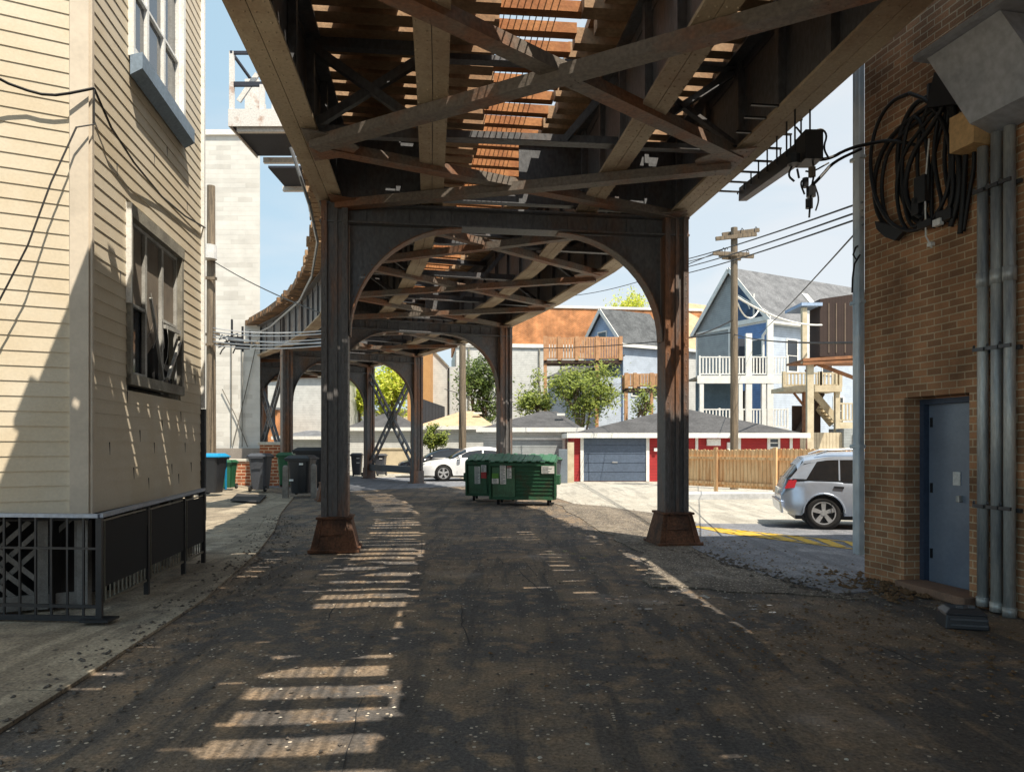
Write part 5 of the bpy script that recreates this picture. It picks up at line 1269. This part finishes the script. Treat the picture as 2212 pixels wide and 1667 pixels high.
# steel bollards by the black bins
m_bol = mat('concrete_post', srgb(140, 134, 126), .9, srgb(100, 94, 88), .6, 5, .2)
for x_, Y_, zz, l in ((617, 22.6, 1.02, 'short concrete post left of the black bins'), (678, 22.9, 1.05, 'short concrete post right of the black bins')):
    mb = MB(); c = (X(x_, Y_), Y_, 0); mb.frustum(c, (.17, .17), (.15, .15), zz - .05, .1); mb.frustum((c[0], c[1], zz - .05), (.15, .15), (.09, .09), .05, .1); tag(mb.build('concrete_post', m_bol), l, 'bollard', 'concrete posts')
mb = MB(); c = G(535, 1079); mb.prism([G(497, 1086) + Vector((0, 0, .06)), G(560, 1090) + Vector((0, 0, .06)), G(576, 1074) + Vector((0, 0, .06)), G(512, 1071) + Vector((0, 0, .06))], (0, 0, .02)); tag(mb.build('rubber_mat', mat('black_mat', srgb(40, 40, 42), .8, bump=.3)), 'black rubber mat lying on the sunlit concrete', 'mat')
mb = MB(); c = W(1215, 1030, 31.6); mb.span(X(1207, 31.6), X(1226, 31.6), 31.6, 31.9, 0, 1.45); tag(mb.build('utility_cabinet', mat('bluegrey_box', srgb(110, 120, 130), .6), bevel=.02), 'narrow blue grey utility cabinet left of the red garage', 'cabinet')
mb = MB(); mb.span(X(1226, 32), X(1240, 32), 32, 32.2, 0, 1.75); tag(mb.build('wooden_screen', m_tanwood), 'narrow tan wooden screen beside the red garage', 'screen')

d_g = mat('dumpster_green', srgb(36, 82, 56), .55, srgb(64, 66, 46), .75, 2.6, .15, 30, fine=.25, thr=(.52, .66)); d_l = mat('dumpster_lid', srgb(42, 92, 64), .55, srgb(66, 120, 88), .7, 5, .15, stretch=(.4, 2, 1)); d_p = mat('dumpster_lit_green', srgb(78, 118, 90), .55, srgb(66, 84, 62), .8, 2.2, .1, 30, fine=.2, thr=(.5, .66))
s_red_ = mat('red_print', srgb(206, 80, 80), .6, bump=0); s_grn_ = mat('green_print', srgb(96, 150, 66), .6, bump=0)
def dumpster(label, w, stickers, end=True):
    t = thing('dumpster', label, 'dumpster', (0, 0, 0), 0, 'green steel dumpsters'); d = 1.1; z0 = .16
    mb = MB(); hw = w / 2
    # side profile: sloped front
    prof = [(-d / 2 + .1, z0), (d / 2, z0), (d / 2, 1.28), (-d / 2 - .02, 1.12)]
    mb.prism([(-hw, y, z) for y, z in prof], (w, 0, 0)); body = mb.build('body', d_g, t, bevel=.012)
    mb = MB()
    n_ = 9
    for k in range(n_): 
        z = z0 + .06 + k * .1; y = -d / 2 + .1 - .12 * (z - z0) / .96
        mb.beam((-hw + w * .40, y - .008, z), (hw - .02, y - .008, z), .02, .03)
    mb.beam((-hw - .02, -d / 2 - .03, 1.1), (hw + .02, -d / 2 - .03, 1.1), .07, .08); mb.beam((-hw, -d / 2 + .09, z0 + .02), (hw, -d / 2 + .09, z0 + .02), .06, .07)
    for q in (-1, 1): mb.beam((q * (hw + .02), -d / 2 + .07, z0), (q * (hw + .02), -d / 2 - .03, 1.12), .05, .07, up=(0, 1, 0)); mb.beam((q * (hw + .02), -d / 2 - .03, 1.12), (q * (hw + .02), d / 2, 1.28), .05, .06)
    mb.build('ribs', d_g, body)
    mb = MB(); mb.prism([(-hw + .05, -d / 2 + .085, z0 + .06), (-hw + w * .38, -d / 2 + .085, z0 + .06), (-hw + w * .38, -d / 2 - .035, 1.02), (-hw + .05, -d / 2 - .035, 1.02)], (0, -.006, 0)); mb.build('lit_face_panel', d_p, body)  # paler green stands in for the lit left part of the front
    for q in (-1, 1):
        mb = MB(); mb.prism([(q * hw, -.3, .55), (q * hw, .3, .55), (q * hw, .3, .8), (q * hw, -.3, .8)], (q * .13, 0, 0)); mb.build('lift_pocket', d_g, t)
        mb = MB(); rr = random.Random(q + 5); pts = 7
        x0, x1 = (-hw, -.01) if q < 0 else (.01, hw)
        for k in range(pts):
            a = x0 + (x1 - x0) * k / pts; b = x0 + (x1 - x0) * (k + 1) / pts; dz = .02 * (k % 2) + rr.uniform(0, .012)
            mb.prism([(a, -d / 2 - .09, 1.15 + dz), (a, d / 2, 1.32 + dz), (a, d / 2, 1.345 + dz), (a, -d / 2 - .09, 1.175 + dz)], (b - a, 0, 0))
        mb.build('lid', d_l, t)
    mb = MB(); mb.tube([(-hw, d / 2 + .03, 1.3), (hw, d / 2 + .03, 1.3)], .025, 6); mb.build('hinge_bar', m_black, t)
    for x_ in (-hw + .18, hw - .18):
        for y_ in (-d / 2 + .25, d / 2 - .15):
            mb = MB(); mb.tube([(x_ - .03, y_, .085), (x_ + .03, y_, .085)], .085, 12); c = mb.build('caster', m_rubber, t); mb = MB(); mb.span(x_ - .05, x_ + .05, y_ - .05, y_ + .05, .13, .17); mb.build('caster_plate', m_black, c)
    for sx, sz, sw, sh, m_ in stickers:
        y = lambda z: -d / 2 + .1 - .12 * (z - z0) / .96
        mb = MB(); q = -.05; vs = [(sx, y(sz) + q, sz), (sx + sw, y(sz) + q, sz), (sx + sw, y(sz + sh) + q, sz + sh), (sx, y(sz + sh) + q, sz + sh)]; mb.prism(vs, (0, -.003, 0)); sk = mb.build('sticker', m_, t)
        if m_ is m_white:
            mb = MB(); r2 = random.Random(int(sx * 99))
            for k in range(int(sh / .035)):
                z = sz + .02 + k * .035; x1 = sx + .015; 
                L_ = sw * r2.uniform(.4, .85); mb.prism([(x1, y(z) + q - .0055, z), (x1 + L_, y(z) + q - .0055, z), (x1 + L_, y(z + .014) + q - .0055, z + .014), (x1, y(z + .014) + q - .0055, z + .014)], (0, -.001, 0))
            mb.build('print', mat('grey_print', srgb(110, 116, 118), .7, bump=0), sk)
    return t
t = dumpster('right green dumpster with crumpled lids and notices on its left panel', 1.72, [(-.82, .58, .18, .14, m_white), (-.82, .72, .18, .14, s_grn_), (-.60, .57, .16, .50, m_white), (-.41, .72, .12, .34, m_white), (-.41, 1.0, .12, .06, s_red_), (.52, .86, .34, .2, m_white)])
move(t, (X(1133, 20.4), 20.4, .02), R(-7))
t = dumpster('left green dumpster partly hidden behind the other one', 1.5, [(-.52, .5, .16, .5, m_white), (-.33, .84, .15, .2, m_white), (-.33, .66, .15, .14, s_red_), (-.33, .80, .15, .04, s_red_)])
move(t, (X(1068, 21.9), 21.9, .02), R(-4))

# ---------------------------------------------------------------- cars
def lerp_t(tb, x):
    for (a, b), (c, d) in zip(tb, tb[1:]):
        if x <= c: return b + (d - b) * (x - a) / (c - a) if c > a else d
    return tb[-1][1]
def car(name, label, cat, L, Wd, up, roof, sill, wx, wr, paint, glass_u, pillars, belt, grp=None, rub=.34):
    """length along x, nose at -x.  up: top of the lower body; roof: greenhouse top; belt: glass foot"""
    t = thing(name, label, cat, (0, 0, 0), 0, grp); hw = Wd / 2; n = 64
    def halfw(x, z, top):
        e = min(x + L / 2, L / 2 - x); f = 1 - .20 * max(0, 1 - e / .55) ** 2.2; q = (z - .5) / .6
        return hw * f * (1 - .05 * max(0, -q) ** 1.2 - .075 * max(0, q) ** 1.5)
    xs = [-L / 2 + L * i / n for i in range(n + 1)]
    for w in wx: xs += [w + (wr + .05) * math.cos(a) for a in [math.pi * k / 10 for k in range(11)]]
    xs = sorted(set(round(x, 3) for x in xs)); mb = MB(); K = 9; rows = []
    for x in xs:
        lo = lerp_t(sill, x)
        for w in wx:
            if abs(x - w) < wr + .05: lo = max(lo, wr + math.sqrt(max(0, (wr + .05) ** 2 - (x - w) ** 2)))
        hi = lerp_t(up, x); row = []
        for k in range(K + 1):
            z = lo + (hi - lo) * k / K; ed = max(0, (k - K + 1.6) / 1.6) if k > K - 2 else 0
            row.append((halfw(x, z, hi) - .05 * ed * ed, z))
        rows.append(row)
    vs = []; m_ = K + 1
    for x, row in zip(xs, rows):
        for sg in (-1, 1): vs += [(x, sg * w, z) for w, z in row]
        hi = row[-1][1]; w = row[-1][0]
        vs += [(x, -w * .55, hi + .035), (x, 0, hi + .045), (x, w * .55, hi + .035)]
    S_ = 2 * m_ + 3; fs = []
    for i in range(len(xs) - 1):
        a = i * S_; b = a + S_
        for k in range(K):
            fs.append((a + k, b + k, b + k + 1, a + k + 1)); fs.append((a + m_ + k + 1, b + m_ + k + 1, b + m_ + k, a + m_ + k))
        ch = [K, 2 * m_, 2 * m_ + 1, 2 * m_ + 2, m_ + K]
        for p, q in zip(ch, ch[1:]): fs.append((a + p, b + p, b + q, a + q))
        fs.append((a + m_, b + m_, b, a))
    for i, rev in ((0, False), (len(xs) - 1, True)):
        a = i * S_; lp = [a + k for k in range(K + 1)] + [a + 2 * m_, a + 2 * m_ + 1, a + 2 * m_ + 2] + [a + m_ + k for k in range(K, -1, -1)]; fs.append(tuple(lp if not rev else lp[::-1]))
    mb.add(vs, fs); body = mb.build('body', paint, t, smooth=True)
    es = body.modifiers.new('es', 'EDGE_SPLIT'); es.split_angle = R(38)
    # greenhouse
    g0, g1 = roof[0][0], roof[-1][0]; gx = [g0 + (g1 - g0) * i / 30 for i in range(31)]; vs = []; G_ = 6; fs = []
    def gz(x): return lerp_t(roof, x)
    for x in gx:
        b = lerp_t(belt, x) - .03; top = max(gz(x), b + .01)
        for sg in (-1, 1):
            for k in range(G_ + 1):
                z = b + (top - .07 * (top - b > .1) - b) * k / G_; w = hw * .91 * (1 - .20 * (k / G_) * (top - b) / .5); e = min(x - g0, g1 - x); w *= 1 - .05 * max(0, 1 - e / .5); vs.append((x, sg * w, z))
        w = vs[-1][1]; vs += [(x, -w * .8, top), (x, 0, top + .02), (x, w * .8, top)]
    S2 = 2 * (G_ + 1) + 3
    for i in range(30):
        a = i * S2; b = a + S2
        for k in range(G_): fs.append((a + k, b + k, b + k + 1, a + k + 1)); fs.append((a + G_ + 1 + k + 1, b + G_ + 1 + k + 1, b + G_ + 1 + k, a + G_ + 1 + k))
        ch = [G_, 2 * G_ + 2, 2 * G_ + 3, 2 * G_ + 4, 2 * G_ + 1]
        for p, q in zip(ch, ch[1:]): fs.append((a + p, b + p, b + q, a + q))
    mb = MB(); mb.add(vs, fs); gh = mb.build('cabin_glass', m_glasslit, t, smooth=True)
    # roof skin and pillars sit a little proud of the glass
    def gp(x, sg, k, pr=.008):
        b = lerp_t(belt, x) - .03; top = max(gz(x), b + .01); z = b + (top - .07 * (top - b > .1) - b) * k; w = hw * .91 * (1 - .20 * k * (top - b) / .5); e = min(x - g0, g1 - x); w *= 1 - .05 * max(0, 1 - e / .5)
        return Vector((x, sg * (w + pr), z))
    mb = MB(); r0_, r1_ = glass_u
    rx = [r0_ + (r1_ - r0_) * i / 16 for i in range(17)]
    for a, b in zip(rx, rx[1:]):
        pa = [gp(a, -1, .86), gp(a, -1, 1.0)] + [Vector((a, -gp(a, 1, 1).y * .8, gz(a) + .01)), Vector((a, 0, gz(a) + .03)), Vector((a, gp(a, 1, 1).y * .8, gz(a) + .01))] + [gp(a, 1, 1.0), gp(a, 1, .86)]
        pb = [gp(b, -1, .86), gp(b, -1, 1.0)] + [Vector((b, -gp(b, 1, 1).y * .8, gz(b) + .01)), Vector((b, 0, gz(b) + .03)), Vector((b, gp(b, 1, 1).y * .8, gz(b) + .01))] + [gp(b, 1, 1.0), gp(b, 1, .86)]
        for k in range(6): mb.add([pa[k], pb[k], pb[k + 1], pa[k + 1]], [(0, 1, 2, 3)])
    mb.build('roof', paint, t, smooth=True)
    for (x0, x1, w_, kk) in pillars:
        for sg in (-1, 1):
            mb = MB(); q = [gp(x0 - w_ / 2, sg, 0), gp(x0 + w_ / 2, sg, 0), gp(x1 + w_ / 2, sg, kk), gp(x1 - w_ / 2, sg, kk)]
            mb.prism(q, (0, -sg * .004, 0)); mb.build('pillar', paint, t)
    mb = MB()
    for sg in (-1, 1):
        for a, b in zip(gx[1:-1], gx[2:-1]): mb.beam(gp(a, sg, .0, .012), gp(b, sg, .0, .012), .015, .035)
    mb.build('belt_trim', m_black, t)
    # wheels
    for w in wx:
        for sg in (-1, 1):
            y1 = sg * (hw - .015); y0 = sg * (hw - .22)
            mb = MB(); N = 28; pr = [(y0, wr * .62), (y0, wr * .93), (y0 + sg * .03, wr), (y1 - sg * .03, wr), (y1, wr * .95), (y1 + sg * .004, wr * .72), (y1 - sg * .02, wr * .66)]
            vs = [(w + r_ * math.cos(2 * math.pi * k / N), y, wr + r_ * math.sin(2 * math.pi * k / N)) for y, r_ in pr for k in range(N)]
            fs = [(i * N + k, i * N + (k + 1) % N, (i + 1) * N + (k + 1) % N, (i + 1) * N + k) for i in range(len(pr) - 1) for k in range(N)]
            mb.add(vs, fs); ty = mb.build('wheel', m_rubber, t, smooth=True)
            mb = MB(); yb = y1 - sg * .03
            mb.tube([(w, yb, wr), (w, y1 - sg * .005, wr)], wr * .17, 14)
            for k in range(5):
                an = 2 * math.pi * k / 5 + .3; dx, dz = math.cos(an), math.sin(an); c0 = Vector((w + dx * wr * .1, y1 - sg * .015, wr + dz * wr * .1)); c1 = Vector((w + dx * wr * .66, y1 - sg * .008, wr + dz * wr * .66))
                px_, pz_ = -dz, dx
                mb.prism([c0 + Vector((px_, 0, pz_)) * wr * .10, c1 + Vector((px_, 0, pz_)) * wr * .14, c1 - Vector((px_, 0, pz_)) * wr * .14, c0 - Vector((px_, 0, pz_)) * wr * .10], (0, -sg * .02, 0))
            rr_ = [(wr * .70, 0), (wr * .63, 0)]
            vs = []
            for k in range(N): 
                for r_ in (wr * .72, wr * .63): vs.append((w + r_ * math.cos(2 * math.pi * k / N), y1 - sg * .002, wr + r_ * math.sin(2 * math.pi * k / N)))
            mb.add(vs, [(2 * k, 2 * k + 1, (2 * k + 3) % (2 * N), (2 * k + 2) % (2 * N)) for k in range(N)])
            mb.build('rim', m_rim, ty)
            mb = MB(); mb.tube([(w, y1 - sg * .10, wr), (w, y1 - sg * .09, wr)], wr * .62, 20); mb.build('brake_disc', m_black, ty)
    mb = MB(); mb.span(-L / 2 + .3, L / 2 - .3, -hw * .8, hw * .8, .2, .5)
    for w in wx: mb.tube([(w, -hw + .06, wr), (w, hw - .06, wr)], wr + .03, 20)
    mb.build('underbody', m_black, t)
    return t, body, halfw
pw_ = mat('white_car_paint', srgb(228, 230, 232), .2, bump=0, fine=.0, spec=.6); ps_ = mat('silver_car_paint', srgb(184, 196, 214), .22, bump=0, metal=.6, fine=0); pb_ = mat('black_car_paint', srgb(28, 30, 36), .15, bump=0, fine=0, spec=.7)
def sedan(label, paint):
    L = 4.6
    t, body, hwf = car('parked_car', label, 'car', L, 1.82,
        [(-2.3, .62), (-2.22, .70), (-1.9, .80), (-1.0, .93), (-.6, .97), (.6, .98), (1.6, 1.0), (2.15, .98), (2.3, .88)],
        [(-1.15, .94), (-.75, 1.18), (-.3, 1.37), (.2, 1.44), (.8, 1.40), (1.3, 1.24), (1.85, 1.0)],
        [(-2.3, .38), (-2.2, .24), (-1.9, .22), (2.0, .24), (2.3, .36)], (-1.42, 1.38), .33, paint, (-.42, 1.0),
        [(-1.02, -.4, .07, .9), (.28, .3, .07, .9), (1.5, 1.0, .16, .9)], [(-1.2, .93), (.5, .96), (1.9, .99)], 'parked sedans')
    for sg in (-1, 1):
        mb = MB(); mb.prism([(-2.26, sg * .62, .60), (-2.24, sg * .62, .72), (-1.92, sg * .84, .76), (-2.0, sg * .83, .62)], (-.012, sg * .03, .0)); mb.build('headlight', m_glass, t)
        mb = MB(); mb.beam((-.75, sg * .90, 1.0), (-.73, sg * 1.06, 1.03), .14, .13); mb.build('mirror', paint, t, bevel=.03)
        mb = MB()
        for x in (-.2, .85): mb.beam((x, sg * .895, .82), (x + .2, sg * .895, .83), .02, .03)
        mb.build('door_handle', m_rim, t)
        mb = MB()
        for x in (-.85, .25, 1.2): mb.beam((x, sg * (hwf(x, .5, 0) + .001), .32), (x + .03, sg * (hwf(x, .9, 0) - .008), .92), .008, .01, up=(0, 1, 0))
        mb.build('door_gap', m_black, t)
    mb = MB(); mb.prism([(-2.30, -.40, .40), (-2.30, .40, .40), (-2.29, .46, .66), (-2.29, -.46, .66)], (-.015, 0, 0)); mb.build('grille', m_black, t)
    mb = MB(); mb.prism([(-2.29, -.8, .28), (-2.29, .8, .28), (-2.30, .75, .36), (-2.30, -.75, .36)], (-.02, 0, 0)); mb.build('lower_intake', m_black, t)
    return t
t = sedan('white sedan parked nose left behind the third steel leg', pw_); t.scale = (1.06, 1.06, 1.06); move(t, (X(1020, 33.3) , 34.4, .02), R(12))
t = sedan('black sedan half hidden behind the white sedan', pb_); t.scale = (1, 1, 1); move(t, (X(958, 38), 38.2, .02), R(12))
# silver compact SUV on the street
L = 4.4
t, body, hwf = car('silver_suv', 'silver compact car with roof rails parked on the street at right', 'car', L, 1.8,
    [(-2.2, .62), (-2.1, .82), (-1.7, .95), (-1.1, 1.02), (0, 1.05), (1.6, 1.10), (2.06, 1.10), (2.2, .78)],
    [(-1.35, 1.02), (-.9, 1.35), (-.45, 1.60), (.2, 1.68), (1.2, 1.66), (1.72, 1.56), (2.08, 1.1)],
    [(-2.2, .4), (-2.1, .3), (2.0, .3), (2.2, .52)], (-1.3, 1.33), .36, ps_, (-.6, 1.86),
    [(-1.2, -.6, .07, .9), (-.05, -.02, .1, .9), (1.0, .98, .03, .9), (1.86, 1.60, .34, .9)], [(-1.4, 1.02), (0, 1.05), (2.1, 1.12)])
for sg in (-1, 1):
    mb = MB(); mb.tube([(-.5, sg * .62, 1.64), (-.4, sg * .64, 1.72), (.4, sg * .65, 1.76), (1.2, sg * .64, 1.73), (1.45, sg * .62, 1.64)], .022, 6); mb.build('roof_rail', m_rim, t)
    mb = MB(); mb.prism([(2.13, sg * .74, .88), (1.93, sg * .80, .90), (1.88, sg * .795, 1.07), (2.03, sg * .74, 1.10)], (.0, sg * .035, 0)); mb.build('tail_light', mat('red_lamp', srgb(190, 20, 24), .15, bump=0), t)
    mb = MB()
    for x in (1.18, -.1): mb.beam((x, sg * (hwf(x, .5, 0) + .001), .34), (x - .02, sg * (hwf(x, 1.02, 0) - .01), 1.03), .008, .012, up=(0, 1, 0))
    mb.beam((1.0, sg * .885, .36), (-1.0, sg * .885, .36), .012, .03); mb.build('door_gap', m_black, t)
    mb = MB(); mb.beam((.92, sg * .885, .92), (1.12, sg * .88, .93), .03, .04); mb.beam((-.3, sg * .885, .9), (-.1, sg * .885, .91), .03, .04); mb.build('door_handle', m_black, t)
    mb = MB(); mb.beam((-.95, sg * .9, 1.08), (-.93, sg * 1.06, 1.1), .14, .16); mb.build('mirror', ps_, t, bevel=.03)
    mb = MB(); c = 1.33
    pts = [(c + .43 * math.cos(a), sg * (hwf(c, .5, 0) + .004), .36 + .43 * math.sin(a)) for a in [math.pi * k / 14 for k in range(15)]]; mb.tube(pts, .022, 6); mb.build('arch_lip', ps_, t)
mb = MB(); mb.prism([(2.15, -.8, .34), (2.15, .8, .34), (2.2, .82, .62), (2.2, -.82, .62)], (.06, 0, 0)); mb.build('bumper', ps_, t, bevel=.03)
mb = MB(); mb.span(2.2, 2.225, -.26, .26, .74, .88); mb.build('number_plate', m_white, t)
sc = .88; t.scale = (sc, sc, sc); move(t, (X(1690, 14.6) + 2.28 * sc, 14.75, .015), R(180 - 14))

# ---------------------------------------------------------------- trees
def tree(name, label, c, h, rx, ry, z0, n, m_leaf, cols, lsz, seed, trunks=5, group=None, clusters=16, cat='tree', flat=False):
    t = thing(name, label, cat, (c[0], c[1], 0), 0, group); r = random.Random(seed); tr = MB(); lv = MB(); base = Vector((c[0], c[1], 0)); tips = []
    cz = (z0 + h) / 2; rz = (h - z0) / 2
    for k in range(clusters):
        while True:
            p = Vector((r.uniform(-1, 1), r.uniform(-1, 1), r.uniform(-1, 1)))
            if .25 < p.length < 1: break
        p = Vector((p.x * rx, p.y * ry, p.z * rz * .95)); tips.append(base + Vector((0, 0, cz)) + p)
    fork = []
    for k in range(trunks):
        a = r.random() * 6.3; f = base + Vector((math.cos(a) * rx * .28, math.sin(a) * ry * .28, z0 + (h - z0) * .18)); fork.append(f)
        b0 = base + Vector((r.uniform(-.12, .12), r.uniform(-.12, .12), 0)) * (1 if trunks > 1 else 0)
        tr.tube([b0, b0.lerp(f, .5) + Vector((r.uniform(-.1, .1), 0, 0)), f], [.05 + .018 * h / trunks ** .5, .04 + .012 * h / trunks ** .5, .03 + .006 * h], 6)
    for p in tips:
        f = min(fork, key=lambda q: (q - p).length + r.random()); m_ = f.lerp(p, .5) + Vector((r.uniform(-.2, .2), r.uniform(-.2, .2), .15))
        tr.tube([f, m_, p], [.035 + .004 * h, .025 + .002 * h, .012], 5)
        for q in range(3):
            e = p + Vector((r.gauss(0, .4) * rx * .5, r.gauss(0, .4) * ry * .5, r.gauss(.1, .3) * rz * .5)); tr.tube([m_.lerp(p, .6), e], [.014, .006], 4)
    tr.build('trunk', mat('bark', srgb(120, 106, 90), .9, srgb(84, 74, 64), .7, 5, .2), t)
    for i in range(int(n * 1.45)):
        p = r.choice(tips); q = p + Vector((r.gauss(0, .23) * rx, r.gauss(0, .23) * ry, r.gauss(0, .23) * rz))
        if noise.noise(q * (1.6 / max(rx, .6) ** .5)) < -.16: continue
        if q.z < z0 - .3: continue
        s = lsz * .85 * r.uniform(.45, 1.25); d = Vector((r.gauss(0, 1), r.gauss(0, 1), r.gauss(0, .6))).normalized(); u = d.orthogonal().normalized(); v = d.cross(u)
        o = len(lv.v); lv.v += [q - d * s, q + u * s * .45, q + d * s, q - u * s * .45 + v * s * .15]; lv.f.append([o, o + 1, o + 2, o + 3])
    cr = lv.build('crown', m_leaf, t)
    for p in cr.data.polygons: p.material_index = 0 if r.random() < .65 else 1
    return t
def leafmat(name, c1, c2):
    m = mat(name, c1, .6, c2, .8, 1.4, 0, fine=.3); b = m.node_tree.nodes['Principled BSDF']
    b.inputs['Transmission Weight'].default_value = 0; b.inputs['Subsurface Weight'].default_value = 0
    n, l = m.node_tree.nodes, m.node_tree.links; tl = n.new('ShaderNodeBsdfTranslucent'); ms = n.new('ShaderNodeMixShader'); ms.inputs[0].default_value = .35
    l.new(n[m['last']].outputs[0], tl.inputs[0]); l.new(b.outputs[0], ms.inputs[1]); l.new(tl.outputs[0], ms.inputs[2]); l.new(ms.outputs[0], n['Material Output'].inputs[0]); return m
lg = [leafmat('olive_leaf', srgb(112, 132, 60), srgb(78, 98, 48)), leafmat('dark_leaf', srgb(72, 88, 46), srgb(54, 70, 40))]
lgl = [leafmat('bright_leaf', srgb(160, 172, 78), srgb(124, 142, 60)), leafmat('olive_leaf2', srgb(100, 116, 56), srgb(80, 96, 50))]
ly = [leafmat('yellow_leaf', srgb(196, 206, 62), srgb(168, 184, 56)), leafmat('yellow_leaf2', srgb(220, 214, 90), srgb(180, 190, 70))]
def tr_at(name, label, x, Y, yt, yb, wpx, n, m_, seed, lsz=.13, **k):
    tree(name, label, (X(x, Y), Y), Z(yt, Y), wpx / FPX * Y / 2, wpx / FPX * Y / 2.4, Z(yb, Y), n, m_, None, lsz, seed, **k)
tr_at('leafy_shrub', 'dense olive green shrub behind the tan garage roof', 1035, 51.5, 778, 905, 112, 6500, lg, 3, .15, trunks=5, group='trees behind the garages', clusters=26)
tr_at('leafy_shrub', 'narrow green shrub just right of the second steel leg', 1152, 46, 802, 900, 76, 2600, lgl, 4, .13, trunks=4, group='trees behind the garages')
tr_at('leafy_tree', 'broad bright green tree below the long wooden deck', 1258, 45, 785, 912, 128, 7000, lgl, 5, .13, trunks=7, group='trees behind the garages', clusters=28)
tr_at('leafy_tree', 'thin sparse tree beside the short balcony deck', 1385, 44, 828, 915, 60, 1100, lgl, 6, .11, trunks=4, group='trees behind the garages')
tr_at('round_bush', 'small yellow green bush above the parked cars', 937, 40.5, 924, 968, 54, 2600, [lgl[0], lg[1]], 7, .10, trunks=3, clusters=22)
tr_at('yellow_tree', 'yellow leaved tree top behind the white houses', 1368, 78, 636, 760, 96, 9000, ly, 8, .2, trunks=1, clusters=26)
tr_at('willow_tree', 'yellow green willow seen through the far arch', 838, 64, 772, 905, 110, 6000, ly, 9, .2, trunks=6, clusters=30)
tr_at('willow_tree', 'smaller yellow green willow left of the laced braces', 770, 66, 800, 905, 60, 3600, ly, 12, .2, trunks=5, clusters=22)
for i, (x_, Y_, l) in enumerate(((1470, 82, 'distant'), )): pass
# bodies of far houses closing the view
for i, (x0, x1, y0, Y_, l, m_) in enumerate(((700, 800, 900, 84, 'low white building far down the line', s_white), (780, 930, 890, 90, 'low cream building beyond the willows', m_tanwood), (1100, 1300, 860, 95, 'long pale building far behind the shrubs', s_pale), (1400, 1560, 800, 75, 'pale flat building behind the tan roof', s_white), (1700, 2100, 830, 80, 'wide grey building far behind the stair', s_grey))):
    t = thing('distant_building', l, 'building', tuple(W(x0, 960, Y_))); mb = MB(); mb.span(X(x0, Y_), X(x1, Y_), Y_, Y_ + 8, 0, Z(y0, Y_)); mb.build('wall', m_, t)
    mb = MB(); mb.span(X(x0, Y_) - .2, X(x1, Y_) + .2, Y_ - .2, Y_ + 8.2, Z(y0, Y_), Z(y0, Y_) + .3); mb.build('roof', r_grey, t)
    for k in range(3): lwin(t, t, (X(x1, Y_) - X(x0, Y_)) * (.2 + .3 * k), 1.2, 1, 1.4)
